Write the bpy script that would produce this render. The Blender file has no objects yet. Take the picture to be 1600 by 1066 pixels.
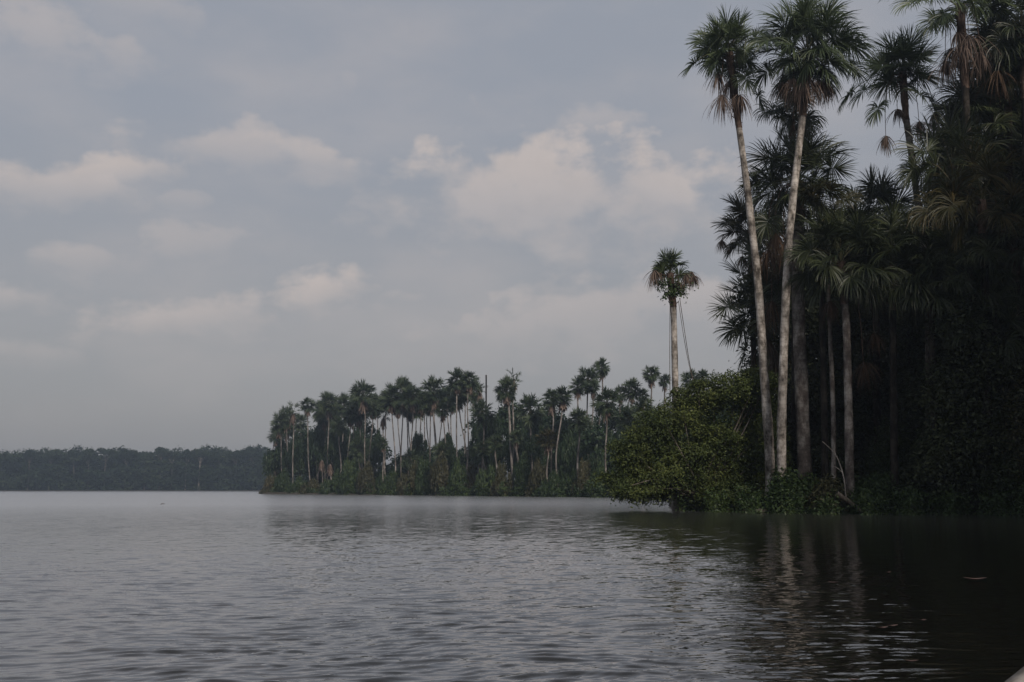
import bpy, math, random
import numpy as np
from mathutils import Vector

random.seed(7)
scene = bpy.context.scene
COL = scene.collection
PI = math.pi
F = 1556.0
PITCH = math.radians(8.46)
CAMZ = 1.3
WATER = 0.0


def R(seed):
    return np.random.default_rng(seed)


def at(px, py, Y):
    """world point on the photo ray (px, py), at depth Y along the ground"""
    rx = px - 800.0
    ru = 533.0 - py
    y = F * math.cos(PITCH) - ru * math.sin(PITCH)
    z = F * math.sin(PITCH) + ru * math.cos(PITCH)
    k = Y / y
    return np.array([rx * k, Y, z * k + CAMZ])


def azel(px, py):
    p = at(px, py, 1.0) - np.array([0, 0, CAMZ])
    p /= np.linalg.norm(p)
    return math.atan2(p[0], p[1]), math.asin(p[2])


# ------------------------------------------------------------------ mesh helpers
class MB:
    def __init__(self):
        self.v = []; self.f = []; self.m = []; self.n = 0

    def add(self, v, f, mat=0):
        v = np.asarray(v, dtype=np.float32).reshape(-1, 3)
        f = np.asarray(f, dtype=np.int32).reshape(-1, 4) + self.n
        self.v.append(v); self.f.append(f); self.m.append(np.full(len(f), mat, np.int32))
        self.n += len(v)

    def mesh(self, name, mats, smooth=False):
        v = np.concatenate(self.v); f = np.concatenate(self.f); m = np.concatenate(self.m)
        me = bpy.data.meshes.new(name)
        me.vertices.add(len(v)); me.vertices.foreach_set('co', v.ravel())
        me.loops.add(len(f) * 4); me.loops.foreach_set('vertex_index', f.ravel())
        me.polygons.add(len(f))
        me.polygons.foreach_set('loop_start', np.arange(0, len(f) * 4, 4, dtype=np.int32))
        me.polygons.foreach_set('loop_total', np.full(len(f), 4, np.int32))
        for x in mats: me.materials.append(x)
        me.polygons.foreach_set('material_index', m)
        if smooth: me.polygons.foreach_set('use_smooth', np.ones(len(f), bool))
        me.update(calc_edges=True); me.validate()
        return me


def norm(a):
    return a / np.maximum(np.linalg.norm(a, axis=-1, keepdims=True), 1e-9)


def tube(mb, pts, rad, seg=8, mat=0, rng=None, rough=0.0):
    pts = np.asarray(pts, float); n = len(pts)
    rad = np.broadcast_to(np.asarray(rad, float), (n,))
    t = np.gradient(pts, axis=0); t = norm(t)
    ref = np.array([0.0, 1.0, 0.0]) if abs(t[:, 2]).mean() > 0.5 else np.array([0, 0, 1.0])
    u = norm(np.cross(t, ref)); w = norm(np.cross(t, u))
    a = np.linspace(0, 2 * PI, seg, endpoint=False)
    rr = rad[:, None] * np.ones((1, seg))
    if rng is not None and rough: rr = rr * (1 + rough * rng.standard_normal((n, seg)))
    v = pts[:, None, :] + rr[:, :, None] * (np.cos(a)[None, :, None] * u[:, None, :] + np.sin(a)[None, :, None] * w[:, None, :])
    i = np.arange(n - 1)[:, None] * seg; j = np.arange(seg)[None, :]; j2 = (j + 1) % seg
    f = np.stack([i + j, i + j2, i + seg + j2, i + seg + j], -1).reshape(-1, 4)
    mb.add(v.reshape(-1, 3), f, mat)
    # end cap as quads folded on the centre
    c = np.concatenate([v[-1], pts[-1:]])
    k = np.arange(0, seg, 2)
    mb.add(c, np.stack([k, (k + 1) % seg, (k + 2) % seg, np.full(len(k), seg)], -1), mat)


def smooth_path(pts, n):
    """Catmull-Rom through pts, n samples"""
    p = np.asarray(pts, float)
    if len(p) == 2:
        s = np.linspace(0, 1, n)[:, None]
        return p[0] * (1 - s) + p[1] * s
    P = np.vstack([2 * p[0] - p[1], p, 2 * p[-1] - p[-2]])
    d = np.concatenate([[0], np.cumsum(np.linalg.norm(np.diff(p, axis=0), axis=1))]); d /= d[-1]
    out = []
    for s in np.linspace(0, 1, n):
        k = min(np.searchsorted(d, s, side='right') - 1, len(p) - 2)
        t = (s - d[k]) / (d[k + 1] - d[k])
        a, b, c, e = P[k], P[k + 1], P[k + 2], P[k + 3]
        out.append(0.5 * ((2 * b) + (-a + c) * t + (2 * a - 5 * b + 4 * c - e) * t * t + (-a + 3 * b - 3 * c + e) * t ** 3))
    return np.array(out)


def frond(mb, rng, o, hub, Rb, n=60, segs=4, width=.06, droop=.35, mat=0, pmat=1, span=150, fold=.25, sag=.35, pr=.03, petiole=True, fan=1.0):
    """costapalmate fan leaf: petiole from o to hub, then n leaflets radiating"""
    o = np.asarray(o, float); hub = np.asarray(hub, float)
    L = np.linalg.norm(hub - o)
    ctrl = o * .45 + hub * .55 + np.array([0, 0, sag * L])
    s = np.linspace(0, 1, 6)[:, None]
    pet = (1 - s) ** 2 * o + 2 * s * (1 - s) * ctrl + s ** 2 * hub
    if petiole: tube(mb, pet, np.linspace(pr, pr * .6, 6), 4, pmat)
    t = hub - ctrl; t = t / (np.linalg.norm(t) + 1e-9)
    z = np.array([0, 0, 1.0])
    sd = np.cross(t, z)
    if np.linalg.norm(sd) < .15:
        a = rng.uniform(0, 2 * PI); sd = np.array([math.cos(a), math.sin(a), 0]) + sd
    sd -= t * sd.dot(t); sd /= np.linalg.norm(sd)
    nm = np.cross(sd, t)
    tw = rng.uniform(-1.25, 1.25); sd, nm = math.cos(tw) * sd + math.sin(tw) * nm, math.cos(tw) * nm - math.sin(tw) * sd
    phi = np.radians(np.linspace(-span, span, n) + rng.normal(0, 2.0, n))
    c, sn = np.cos(phi), np.sin(phi)
    lift = fold * np.abs(sn) + rng.normal(0, .10, n)
    d = norm(c[:, None] * t + fan * sn[:, None] * sd + lift[:, None] * nm)
    base = hub + t * (Rb * .22 * np.clip(c, 0, 1))[:, None]
    Ln = Rb * (.78 + .12 * c) * rng.uniform(.85, 1.08, n)
    Ln *= np.where(rng.random(n) < .06, .6, 1)
    prof = np.interp(np.linspace(0, 1, segs + 1), [0, .3, .7, 1], [.45, 1, .8, .12])
    tilt = rng.uniform(-.9, .9, n); bend = rng.normal(0, .05, (n, 3))
    pts = [base]; ws = []
    dd = d.copy()
    dv = droop * rng.uniform(.6, 1.4, n)
    for k in range(segs + 1):
        w = np.cross(dd, nm); w = norm(w + 1e-6)
        up = norm(np.cross(w, dd))
        w = w * np.cos(tilt)[:, None] + up * np.sin(tilt)[:, None]
        ws.append(w)
        if k < segs:
            pts.append(pts[-1] + dd * (Ln / segs)[:, None])
            g = dv * ((k + 1) / segs) ** 1.3
            dd = norm(dd + np.stack([np.zeros(n), np.zeros(n), -g], -1) + bend * (2.0 * k / segs))
    P = np.stack(pts, 1); W = np.stack(ws, 1) * (prof * width * .5)[None, :, None]
    V = np.stack([P - W, P + W], 2)            # n, segs+1, 2, 3
    i = np.arange(n)[:, None] * (segs + 1) * 2; k = np.arange(segs)[None, :] * 2
    f = np.stack([i + k, i + k + 1, i + k + 3, i + k + 2], -1).reshape(-1, 4)
    mb.add(V.reshape(-1, 3), f, mat)


def leaves(mb, rng, cen, nrm, L, W, mat=0):
    n = len(cen)
    r = norm(rng.standard_normal((n, 3)))
    u = norm(np.cross(nrm, r)); w = np.cross(nrm, u)
    L = L * rng.uniform(.6, 1.3, n)[:, None] * .5; W = W * rng.uniform(.6, 1.3, n)[:, None] * .5
    V = np.stack([cen - u * L, cen + w * W + nrm * W * .3, cen + u * L, cen - w * W + nrm * W * .3], 1)
    mb.add(V.reshape(-1, 3), np.arange(4 * n).reshape(n, 4), mat)


def foliage(mb, rng, lobes, nclump, nleaf, csize, L, W, mat=0, shell=.25, up=.6, inner=.15):
    """lobes: (x,y,z,rx,ry,rz). clumps on the lobes' shells, leaves flattened about each clump"""
    lb = np.array(lobes, float)
    area = (lb[:, 3] * lb[:, 4] + lb[:, 4] * lb[:, 5] + lb[:, 3] * lb[:, 5])
    idx = rng.choice(len(lb), nclump, p=area / area.sum())
    dr = norm(rng.standard_normal((nclump, 3)))
    dr[:, 2] = np.where(dr[:, 2] < -.2, dr[:, 2] * .5, dr[:, 2]); dr = norm(dr)
    rad = 1 - np.abs(rng.normal(0, shell, nclump)); rad = np.where(rng.random(nclump) < inner, rng.uniform(.2, .8, nclump), rad)
    cc = lb[idx, :3] + dr * lb[idx, 3:] * rad[:, None]
    nl = rng.poisson(nleaf, nclump) + 2
    k = np.repeat(np.arange(nclump), nl)
    cs = csize * rng.uniform(.6, 1.4, nclump)
    off = rng.standard_normal((len(k), 3)) * cs[k][:, None]
    off[:, 2] *= .5
    off[:, 2] -= .35 * (off[:, 0] ** 2 + off[:, 1] ** 2) / cs[k]
    p = cc[k] + off
    nrm = norm(np.array([0, 0, up]) + .5 * dr[k] + .55 * rng.standard_normal((len(k), 3)))
    leaves(mb, rng, p, nrm, L, W, mat)
    return cc


# ------------------------------------------------------------------ materials
def newmat(name):
    m = bpy.data.materials.new(name); m.use_nodes = True
    nt = m.node_tree; nt.nodes.clear()
    return m, nt


def N(nt, t, **kw):
    n = nt.nodes.new(t)
    for k, v in kw.items(): setattr(n, k, v)
    return n


def leaf_mat(name, cols, scale=.6, trans=.25, rough=.5, spec=.3, jitter=.5):
    """foliage: colour varies leaf to leaf and in soft patches"""
    m, nt = newmat(name); ln = nt.links.new
    out = N(nt, 'ShaderNodeOutputMaterial'); b = N(nt, 'ShaderNodeBsdfPrincipled')
    geo = N(nt, 'ShaderNodeNewGeometry'); oi = N(nt, 'ShaderNodeObjectInfo')
    no = N(nt, 'ShaderNodeTexNoise'); no.inputs['Scale'].default_value = scale; no.inputs['Detail'].default_value = 3
    ln(geo.outputs['Position'], no.inputs['Vector'])
    mx = N(nt, 'ShaderNodeMath', operation='MULTIPLY_ADD'); mx.inputs[1].default_value = jitter; ln(geo.outputs['Random Per Island'], mx.inputs[0])
    sc = N(nt, 'ShaderNodeMath', operation='MULTIPLY_ADD'); sc.inputs[1].default_value = 1.2; sc.inputs[2].default_value = -.35 - jitter * .3
    ln(no.outputs['Fac'], sc.inputs[0]); 
    a2 = N(nt, 'ShaderNodeMath', operation='MULTIPLY_ADD'); a2.inputs[1].default_value = .25; ln(oi.outputs['Random'], a2.inputs[0]); ln(sc.outputs[0], a2.inputs[2])
    ln(a2.outputs[0], mx.inputs[2])
    cr = N(nt, 'ShaderNodeValToRGB'); e = cr.color_ramp.elements
    while len(e) < len(cols): e.new(.5)
    for i, c in enumerate(cols):
        e[i].position = i / (len(cols) - 1); e[i].color = (*c, 1)
    ln(mx.outputs[0], cr.inputs['Fac']); ln(cr.outputs['Color'], b.inputs['Base Color'])
    b.inputs['Roughness'].default_value = rough; b.inputs['Specular IOR Level'].default_value = spec
    if trans > 0:
        tr = N(nt, 'ShaderNodeBsdfTranslucent'); ms = N(nt, 'ShaderNodeMixShader'); ms.inputs[0].default_value = trans
        ln(cr.outputs['Color'], tr.inputs['Color']); ln(b.outputs[0], ms.inputs[1]); ln(tr.outputs[0], ms.inputs[2]); ln(ms.outputs[0], out.inputs['Surface'])
    else:
        ln(b.outputs[0], out.inputs['Surface'])
    return m


def bark_mat(name, dark, mid, pale, scale=2.2, rings=True, pos=(.3, .48, .62)):
    m, nt = newmat(name); ln = nt.links.new
    out = N(nt, 'ShaderNodeOutputMaterial'); b = N(nt, 'ShaderNodeBsdfPrincipled')
    geo = N(nt, 'ShaderNodeNewGeometry')
    mp = N(nt, 'ShaderNodeMapping'); mp.inputs['Scale'].default_value = (1, 1, .55); ln(geo.outputs['Position'], mp.inputs['Vector'])
    no = N(nt, 'ShaderNodeTexNoise'); no.inputs['Scale'].default_value = scale; no.inputs['Detail'].default_value = 6; no.inputs['Roughness'].default_value = .68
    ln(mp.outputs[0], no.inputs['Vector'])
    cr = N(nt, 'ShaderNodeValToRGB'); e = cr.color_ramp.elements; e.new(.5)
    for i, (p, c) in enumerate(zip(pos, (dark, mid, pale))): e[i].position = p; e[i].color = (*c, 1)
    ln(no.outputs['Fac'], cr.inputs['Fac'])
    big = N(nt, 'ShaderNodeTexNoise'); big.inputs['Scale'].default_value = .55; big.inputs['Detail'].default_value = 4; ln(geo.outputs['Position'], big.inputs['Vector'])
    mr = N(nt, 'ShaderNodeMapRange'); mr.inputs[1].default_value = .3; mr.inputs[2].default_value = .7; mr.inputs[3].default_value = .42; mr.inputs[4].default_value = 1.1
    ln(big.outputs['Fac'], mr.inputs[0])
    wv = N(nt, 'ShaderNodeTexWave', bands_direction='Z'); wv.inputs['Scale'].default_value = 1.3; wv.inputs['Distortion'].default_value = 7; wv.inputs['Detail'].default_value = 3
    ln(geo.outputs['Position'], wv.inputs['Vector'])
    mr2 = N(nt, 'ShaderNodeMapRange'); mr2.inputs[3].default_value = .86 if rings else 1; mr2.inputs[4].default_value = 1.05; mr2.inputs[1].default_value = 0; mr2.inputs[2].default_value = .35
    ln(wv.outputs['Fac'], mr2.inputs[0])
    mu = N(nt, 'ShaderNodeMath', operation='MULTIPLY'); ln(mr.outputs[0], mu.inputs[0]); ln(mr2.outputs[0], mu.inputs[1])
    vm = N(nt, 'ShaderNodeVectorMath', operation='SCALE'); ln(cr.outputs['Color'], vm.inputs[0]); ln(mu.outputs[0], vm.inputs['Scale'])
    ln(vm.outputs[0], b.inputs['Base Color'])
    b.inputs['Roughness'].default_value = .9; b.inputs['Specular IOR Level'].default_value = .15
    bp = N(nt, 'ShaderNodeBump'); bp.inputs['Strength'].default_value = .5; bp.inputs['Distance'].default_value = .03
    ln(no.outputs['Fac'], bp.inputs['Height']); ln(bp.outputs[0], b.inputs['Normal'])
    ln(b.outputs[0], out.inputs['Surface'])
    return m


M = {}
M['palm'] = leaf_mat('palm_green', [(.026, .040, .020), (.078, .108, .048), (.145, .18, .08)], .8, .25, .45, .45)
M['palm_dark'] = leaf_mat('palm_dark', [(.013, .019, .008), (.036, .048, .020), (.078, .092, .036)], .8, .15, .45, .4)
M['palm_olive'] = leaf_mat('palm_olive', [(.020, .025, .009), (.05, .048, .017), (.11, .075, .025)], .7, .2, .5, .3)
M['palm_far'] = leaf_mat('palm_distant', [(.018, .030, .015), (.045, .066, .032), (.085, .110, .050)], .35, .2, .5, .3)
M['petiole'] = leaf_mat('petiole', [(.03, .04, .015), (.06, .06, .025), (.09, .07, .035)], 1, 0)
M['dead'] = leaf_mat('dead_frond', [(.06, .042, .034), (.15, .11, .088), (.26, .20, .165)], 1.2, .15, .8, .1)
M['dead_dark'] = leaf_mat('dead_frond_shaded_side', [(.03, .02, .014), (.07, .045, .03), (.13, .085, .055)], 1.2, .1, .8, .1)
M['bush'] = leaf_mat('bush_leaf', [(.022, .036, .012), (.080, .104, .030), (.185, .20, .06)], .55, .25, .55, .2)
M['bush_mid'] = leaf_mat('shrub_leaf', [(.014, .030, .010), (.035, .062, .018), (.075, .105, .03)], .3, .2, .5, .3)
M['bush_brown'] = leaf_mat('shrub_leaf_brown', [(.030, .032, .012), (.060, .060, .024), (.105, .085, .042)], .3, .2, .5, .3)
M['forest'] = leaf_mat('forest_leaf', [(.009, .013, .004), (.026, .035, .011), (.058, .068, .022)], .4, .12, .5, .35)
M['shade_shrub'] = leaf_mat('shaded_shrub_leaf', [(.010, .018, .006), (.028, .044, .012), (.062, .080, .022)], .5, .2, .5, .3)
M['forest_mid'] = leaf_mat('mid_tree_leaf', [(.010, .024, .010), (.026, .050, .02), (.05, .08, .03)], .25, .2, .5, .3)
M['far'] = leaf_mat('far_tree_leaf', [(.010, .020, .010), (.025, .042, .020), (.06, .075, .035)], .06, .1, .7, .1, .35)
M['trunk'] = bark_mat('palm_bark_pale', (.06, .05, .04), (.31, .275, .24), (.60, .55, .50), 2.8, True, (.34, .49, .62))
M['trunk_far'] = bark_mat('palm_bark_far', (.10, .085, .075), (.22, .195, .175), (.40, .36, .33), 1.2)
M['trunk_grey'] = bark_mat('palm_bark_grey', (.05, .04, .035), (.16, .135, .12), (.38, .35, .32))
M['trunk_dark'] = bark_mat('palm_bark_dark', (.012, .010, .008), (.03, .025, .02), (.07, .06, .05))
M['boots'] = bark_mat('leaf_bases', (.03, .02, .015), (.09, .06, .045), (.2, .14, .11), 4, False)
M['wood'] = bark_mat('branch_wood', (.04, .033, .025), (.10, .085, .07), (.2, .18, .16), 3, False)
M['white_wood'] = bark_mat('bleached_wood', (.12, .11, .1), (.26, .24, .22), (.4, .37, .34), 3, False)


# ------------------------------------------------------------------ object helpers
def tag(o, label=None, cat=None, group=None, kind=None):
    if label: o['label'] = label
    if cat: o['category'] = cat
    if group: o['group'] = group
    if kind: o['kind'] = kind
    return o


def link(name, me, parent=None, loc=None):
    o = bpy.data.objects.new(name, me); COL.objects.link(o)
    if parent is not None: o.parent = parent
    if loc is not None: o.location = [float(x) for x in loc]
    return o


def empty(name, loc, label, cat, group=None):
    o = bpy.data.objects.new(name, None); COL.objects.link(o)
    o.location = [float(x) for x in loc]; o.empty_display_size = .3
    return tag(o, label, cat, group)


# ------------------------------------------------------------------ shoreline (polar about the lake's bay)
SH = [(-180, 420), (-60, 700), (-40, 690), (-28, 684), (-14.2, 674), (-14.0, 278), (-12, 262), (-9, 240), (-7, 225), (-1.7, 193), (3.5, 168), (7.5, 154),
      (8.5, 150), (8.9, 66), (9.5, 63), (12, 60), (16, 57.5), (20, 57), (25, 59), (27, 56), (29, 49), (33, 40), (45, 33), (70, 34), (110, 60), (150, 200), (180, 420)]
SHA = np.array([s[0] for s in SH], float); SHR = np.array([s[1] for s in SH], float)


def shore(theta_deg):
    t = np.asarray(theta_deg, float)
    near = np.clip((t - 9) * 2, 0, 1) * np.clip((60 - t) / 20, 0, 1); mid = (t > -13.9) * (t < 8.6)
    return np.interp(t, SHA, SHR) + near * (1.1 * np.sin(t * 3.1 + 1) + .7 * np.sin(t * 7.7) + .35 * np.sin(t * 17.0)) + mid * (3 * np.sin(t * 2.3) + 2 * np.sin(t * 5.9 + 2))


def ground_z(x, y):
    th = np.degrees(np.arctan2(x, y)); r = np.hypot(x, y)
    d = r - shore(th)
    wob = .12 * np.sin(x * .9) * np.cos(y * .7) + .06 * np.sin(x * 2.3 + y * 1.9)
    return np.clip(d * .16, -2.2, .45) + wob * np.clip(d, 0, 1)


def gz(x, y):
    return max(float(ground_z(np.array(x), np.array(y))), -.6)


def build_ground():
    th = np.unique(np.concatenate([np.linspace(-180, -60, 40), np.linspace(-60, -16, 60), np.linspace(-16, 40, 400), np.linspace(40, 180, 90)]))
    r = np.concatenate([[1.0], np.geomspace(6, 30, 12), np.linspace(31, 80, 99), np.linspace(82, 300, 110), np.geomspace(310, 1500, 60)])
    T, Rr = np.meshgrid(np.radians(th), r, indexing='ij')
    x, y = Rr * np.sin(T), Rr * np.cos(T)
    z = ground_z(x, y)
    v = np.stack([x, y, z], -1).reshape(-1, 3)
    nt_, nr = len(th), len(r)
    i = np.arange(nt_ - 1)[:, None] * nr; j = np.arange(nr - 1)[None, :]
    f = np.stack([i + j, i + nr + j, i + nr + j + 1, i + j + 1], -1).reshape(-1, 4)
    m, nt = newmat('ground_soil'); ln = nt.links.new
    out = N(nt, 'ShaderNodeOutputMaterial'); b = N(nt, 'ShaderNodeBsdfPrincipled')
    no = N(nt, 'ShaderNodeTexNoise'); no.inputs['Scale'].default_value = 1.5; no.inputs['Detail'].default_value = 8
    g = N(nt, 'ShaderNodeNewGeometry'); ln(g.outputs['Position'], no.inputs['Vector'])
    cr = N(nt, 'ShaderNodeValToRGB'); e = cr.color_ramp.elements
    e[0].position = .35; e[0].color = (.018, .014, .009, 1); e[1].position = .7; e[1].color = (.06, .05, .032, 1)
    ln(no.outputs['Fac'], cr.inputs['Fac']); ln(cr.outputs[0], b.inputs['Base Color']); b.inputs['Roughness'].default_value = .95
    bp = N(nt, 'ShaderNodeBump'); bp.inputs['Distance'].default_value = .1; ln(no.outputs['Fac'], bp.inputs['Height']); ln(bp.outputs[0], b.inputs['Normal'])
    ln(b.outputs[0], out.inputs['Surface'])
    mb = MB(); mb.add(v, f)
    tag(link('ground', mb.mesh('ground', [m], True)), kind='structure')


def build_water():
    m, nt = newmat('lake_water'); ln = nt.links.new
    out = N(nt, 'ShaderNodeOutputMaterial'); b = N(nt, 'ShaderNodeBsdfPrincipled')
    b.inputs['Base Color'].default_value = (.010, .009, .006, 1)
    b.inputs['Roughness'].default_value = .6; b.inputs['Specular IOR Level'].default_value = 0
    gl = N(nt, 'ShaderNodeBsdfGlossy'); gl.inputs['Color'].default_value = (.91, .90, .895, 1)
    lw = N(nt, 'ShaderNodeLayerWeight'); lw.inputs['Blend'].default_value = .5
    pw = N(nt, 'ShaderNodeMath', operation='POWER'); pw.inputs[1].default_value = 2.3; ln(lw.outputs['Facing'], pw.inputs[0])
    ms = N(nt, 'ShaderNodeMixShader'); ln(pw.outputs[0], ms.inputs[0]); ln(b.outputs[0], ms.inputs[1]); ln(gl.outputs[0], ms.inputs[2])
    ln(ms.outputs[0], out.inputs['Surface'])
    # modelled ripples: a grid graded outward from the shore the viewer floats off
    th = np.radians(np.linspace(-32, 32, 1250))
    r = [2.0]
    while r[-1] < 230: r.append(r[-1] + max(.015, r[-1] * .0023 if r[-1] < 70 else r[-1] * .012))
    r = np.array(r)
    T, Rr = np.meshgrid(th, r, indexing='ij')
    x, y = Rr * np.sin(T), Rr * np.cos(T)
    rng = R(5)
    z = np.zeros_like(x)
    # wind patches: ripple strength varies over the lake, sheltered by the right shore
    patch = .78 + .22 * np.sin(x * .19 + y * .05 + 1) * np.sin(y * .11 - x * .03 + .5) + .15 * np.sin(x * .5 + 2) * np.sin(y * .33)
    shelter = .07 + .93 / (1 + np.exp((x - .20 * y - 1.0) / (.06 * y + .5)))
    leftcalm = .8 + .2 / (1 + np.exp(-(x + .20 * y + .2) / (.05 * y + .4)))
    amp = patch * shelter * leftcalm
    wx = x + .25 * np.sin(y * .8 + x * .31) + .12 * np.sin(x * 1.9 - y * 1.1)
    wy = y + .22 * np.sin(x * .7 - y * .23) + .10 * np.sin(x * 2.1 + y * 1.3)
    for i in range(40):
        lam = float(np.clip(math.exp(rng.normal(math.log(.175), .36)), .085, .42))
        a = rng.normal(.17, .19)
        k = 2 * PI / lam
        s = .048 * (1 if lam < .3 else .7)
        h = s * lam / (2 * PI) * rng.uniform(.6, 1.3)
        ph = k * (wx * math.sin(a) * -1 + wy * math.cos(a)) + rng.uniform(0, 2 * PI)
        fade = 1 / (1 + (np.where(Rr < 70, Rr * .0023, Rr * .012) / (lam * .45)) ** 4)      # grid too coarse for this wave: leave it to the bump
        z += h * fade * np.sin(ph - .9 * np.cos(ph))
    for i in range(16):
        lam = rng.uniform(.5, 1.3); a = rng.normal(.1, .5); k = 2 * PI / lam
        z += .013 * lam / (2 * PI) / (1 + (np.where(Rr < 70, Rr * .0023, Rr * .012) / (lam * .45)) ** 4) * np.sin(k * (-wx * math.sin(a) + wy * math.cos(a)) + rng.uniform(0, 6.28))
    z *= amp * np.clip((Rr - 2) / 1.5, 0, 1)
    edge = np.clip((th[-1] - np.abs(T)) / math.radians(2), 0, 1) * np.clip((230 - Rr) / 20, 0, 1)
    z *= edge
    v = np.stack([x, y, z], -1).reshape(-1, 3)
    nr = len(r)
    i = np.arange(len(th) - 1)[:, None] * nr; j = np.arange(nr - 1)[None, :]
    f = np.stack([i + j, i + nr + j, i + nr + j + 1, i + j + 1], -1).reshape(-1, 4)
    mb = MB(); mb.add(v, f)
    # the rest of the lake, flat, butting on the rippled sector
    def ring(t0, t1, rr, nt_):
        tt = np.radians(np.linspace(t0, t1, nt_)); A, B = np.meshgrid(tt, rr, indexing='ij')
        vv = np.stack([B * np.sin(A), B * np.cos(A), np.zeros_like(A)], -1).reshape(-1, 3)
        n = len(rr); i = np.arange(nt_ - 1)[:, None] * n; j = np.arange(n - 1)[None, :]
        mb.add(vv, np.stack([i + j, i + n + j, i + n + j + 1, i + j + 1], -1).reshape(-1, 4))
    ring(-32, 32, np.array([.01, 2.0]), 60)
    ring(-32, 32, np.array([r[-1], 400, 800, 1500]), 60)
    ring(32, 328, np.array([.01, 60, 230, 600, 1500]), 90)
    o = link('water', mb.mesh('water', [m], True))
    tag(o, kind='structure')
    # fine ripples by bump
    tc = N(nt, 'ShaderNodeNewGeometry')
    def wave(scale, det, rot, sx):
        mp = N(nt, 'ShaderNodeMapping'); mp.inputs['Scale'].default_value = (sx, 1, 1); mp.inputs['Rotation'].default_value = (0, 0, rot)
        ln(tc.outputs['Position'], mp.inputs['Vector'])
        n_ = N(nt, 'ShaderNodeTexNoise'); n_.inputs['Scale'].default_value = scale; n_.inputs['Detail'].default_value = det; n_.inputs['Roughness'].default_value = .55
        ln(mp.outputs[0], n_.inputs['Vector']); return n_.outputs['Fac']
    a = wave(5.0, 3, -.15, .45); c = wave(.9, 2, -.3, .6)
    ad = N(nt, 'ShaderNodeMath', operation='MULTIPLY_ADD'); ln(c, ad.inputs[0]); ad.inputs[1].default_value = 1.5; ln(a, ad.inputs[2])
    bp = N(nt, 'ShaderNodeBump'); bp.inputs['Strength'].default_value = 1.0; bp.inputs['Distance'].default_value = .035
    # where the sector's own waves fade out with distance the bump takes over
    ln_ = N(nt, 'ShaderNodeVectorMath', operation='LENGTH'); ln(tc.outputs['Position'], ln_.inputs[0])
    mr = N(nt, 'ShaderNodeMapRange'); mr.inputs[1].default_value = 8; mr.inputs[2].default_value = 90; mr.inputs[3].default_value = .010; mr.inputs[4].default_value = .016
    ln(ln_.outputs['Value'], mr.inputs[0]); ln(mr.outputs[0], bp.inputs['Distance'])
    mq = N(nt, 'ShaderNodeMapRange'); mq.inputs[1].default_value = 18; mq.inputs[2].default_value = 90; mq.inputs[3].default_value = .05; mq.inputs[4].default_value = .24
    ln(ln_.outputs['Value'], mq.inputs[0]); ln(mq.outputs[0], gl.inputs['Roughness'])
    ln(ad.outputs[0], bp.inputs['Height']); ln(bp.outputs[0], gl.inputs['Normal']); ln(bp.outputs[0], lw.inputs['Normal'])


# ------------------------------------------------------------------ palms near
def trunk_mesh(pts, r0, r1, mat, base, seg=12, n=40, flare=1.25, rng=None):
    path = smooth_path(pts, n) - base
    s = np.linspace(0, 1, n)
    rad = r0 + (r1 - r0) * s; rad *= 1 + (flare - 1) * np.exp(-s * 18)
    rad *= 1 + .035 * np.sin(s * 23 + base[0]) + .03 * np.sin(s * 61)
    mb = MB(); tube(mb, path, rad, seg, 0, rng, .02)
    return mb.mesh('trunk', [mat], True)


def crown_fronds(mb, rng, c, count, Lp, Rb, e0=86, e1=-35, n=64, segs=4, width=.06, droop=.3, mat=0, pmat=1, sag=.25, az0=0., pr=.03, jr=.12):
    """live leaves spiralling from the erect spear at the top to the hanging ring below"""
    for i in range(count):
        q = (i + .5) / count
        el = math.radians(e0 + (e1 - e0) * q ** .85 + rng.normal(0, 5))
        az = az0 + i * 2.39996 + rng.normal(0, .15)
        L = Lp * (.75 + .35 * math.sin(PI * min(q + .25, 1))) * rng.uniform(1 - jr, 1 + jr)
        d = np.array([math.cos(az) * math.cos(el), math.sin(az) * math.cos(el), math.sin(el)])
        o = np.asarray(c) + np.array([0, 0, .35 - .5 * q])
        frond(mb, rng, o, o + d * L, Rb * rng.uniform(.85, 1.1), n, segs, width, droop * (.7 + 1.6 * q), mat, pmat, sag=sag * (1 - .6 * q), pr=pr,
              span=rng.uniform(135, 170), fold=rng.uniform(.15, .5) if q < .6 else rng.uniform(-.1, .2))


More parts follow.
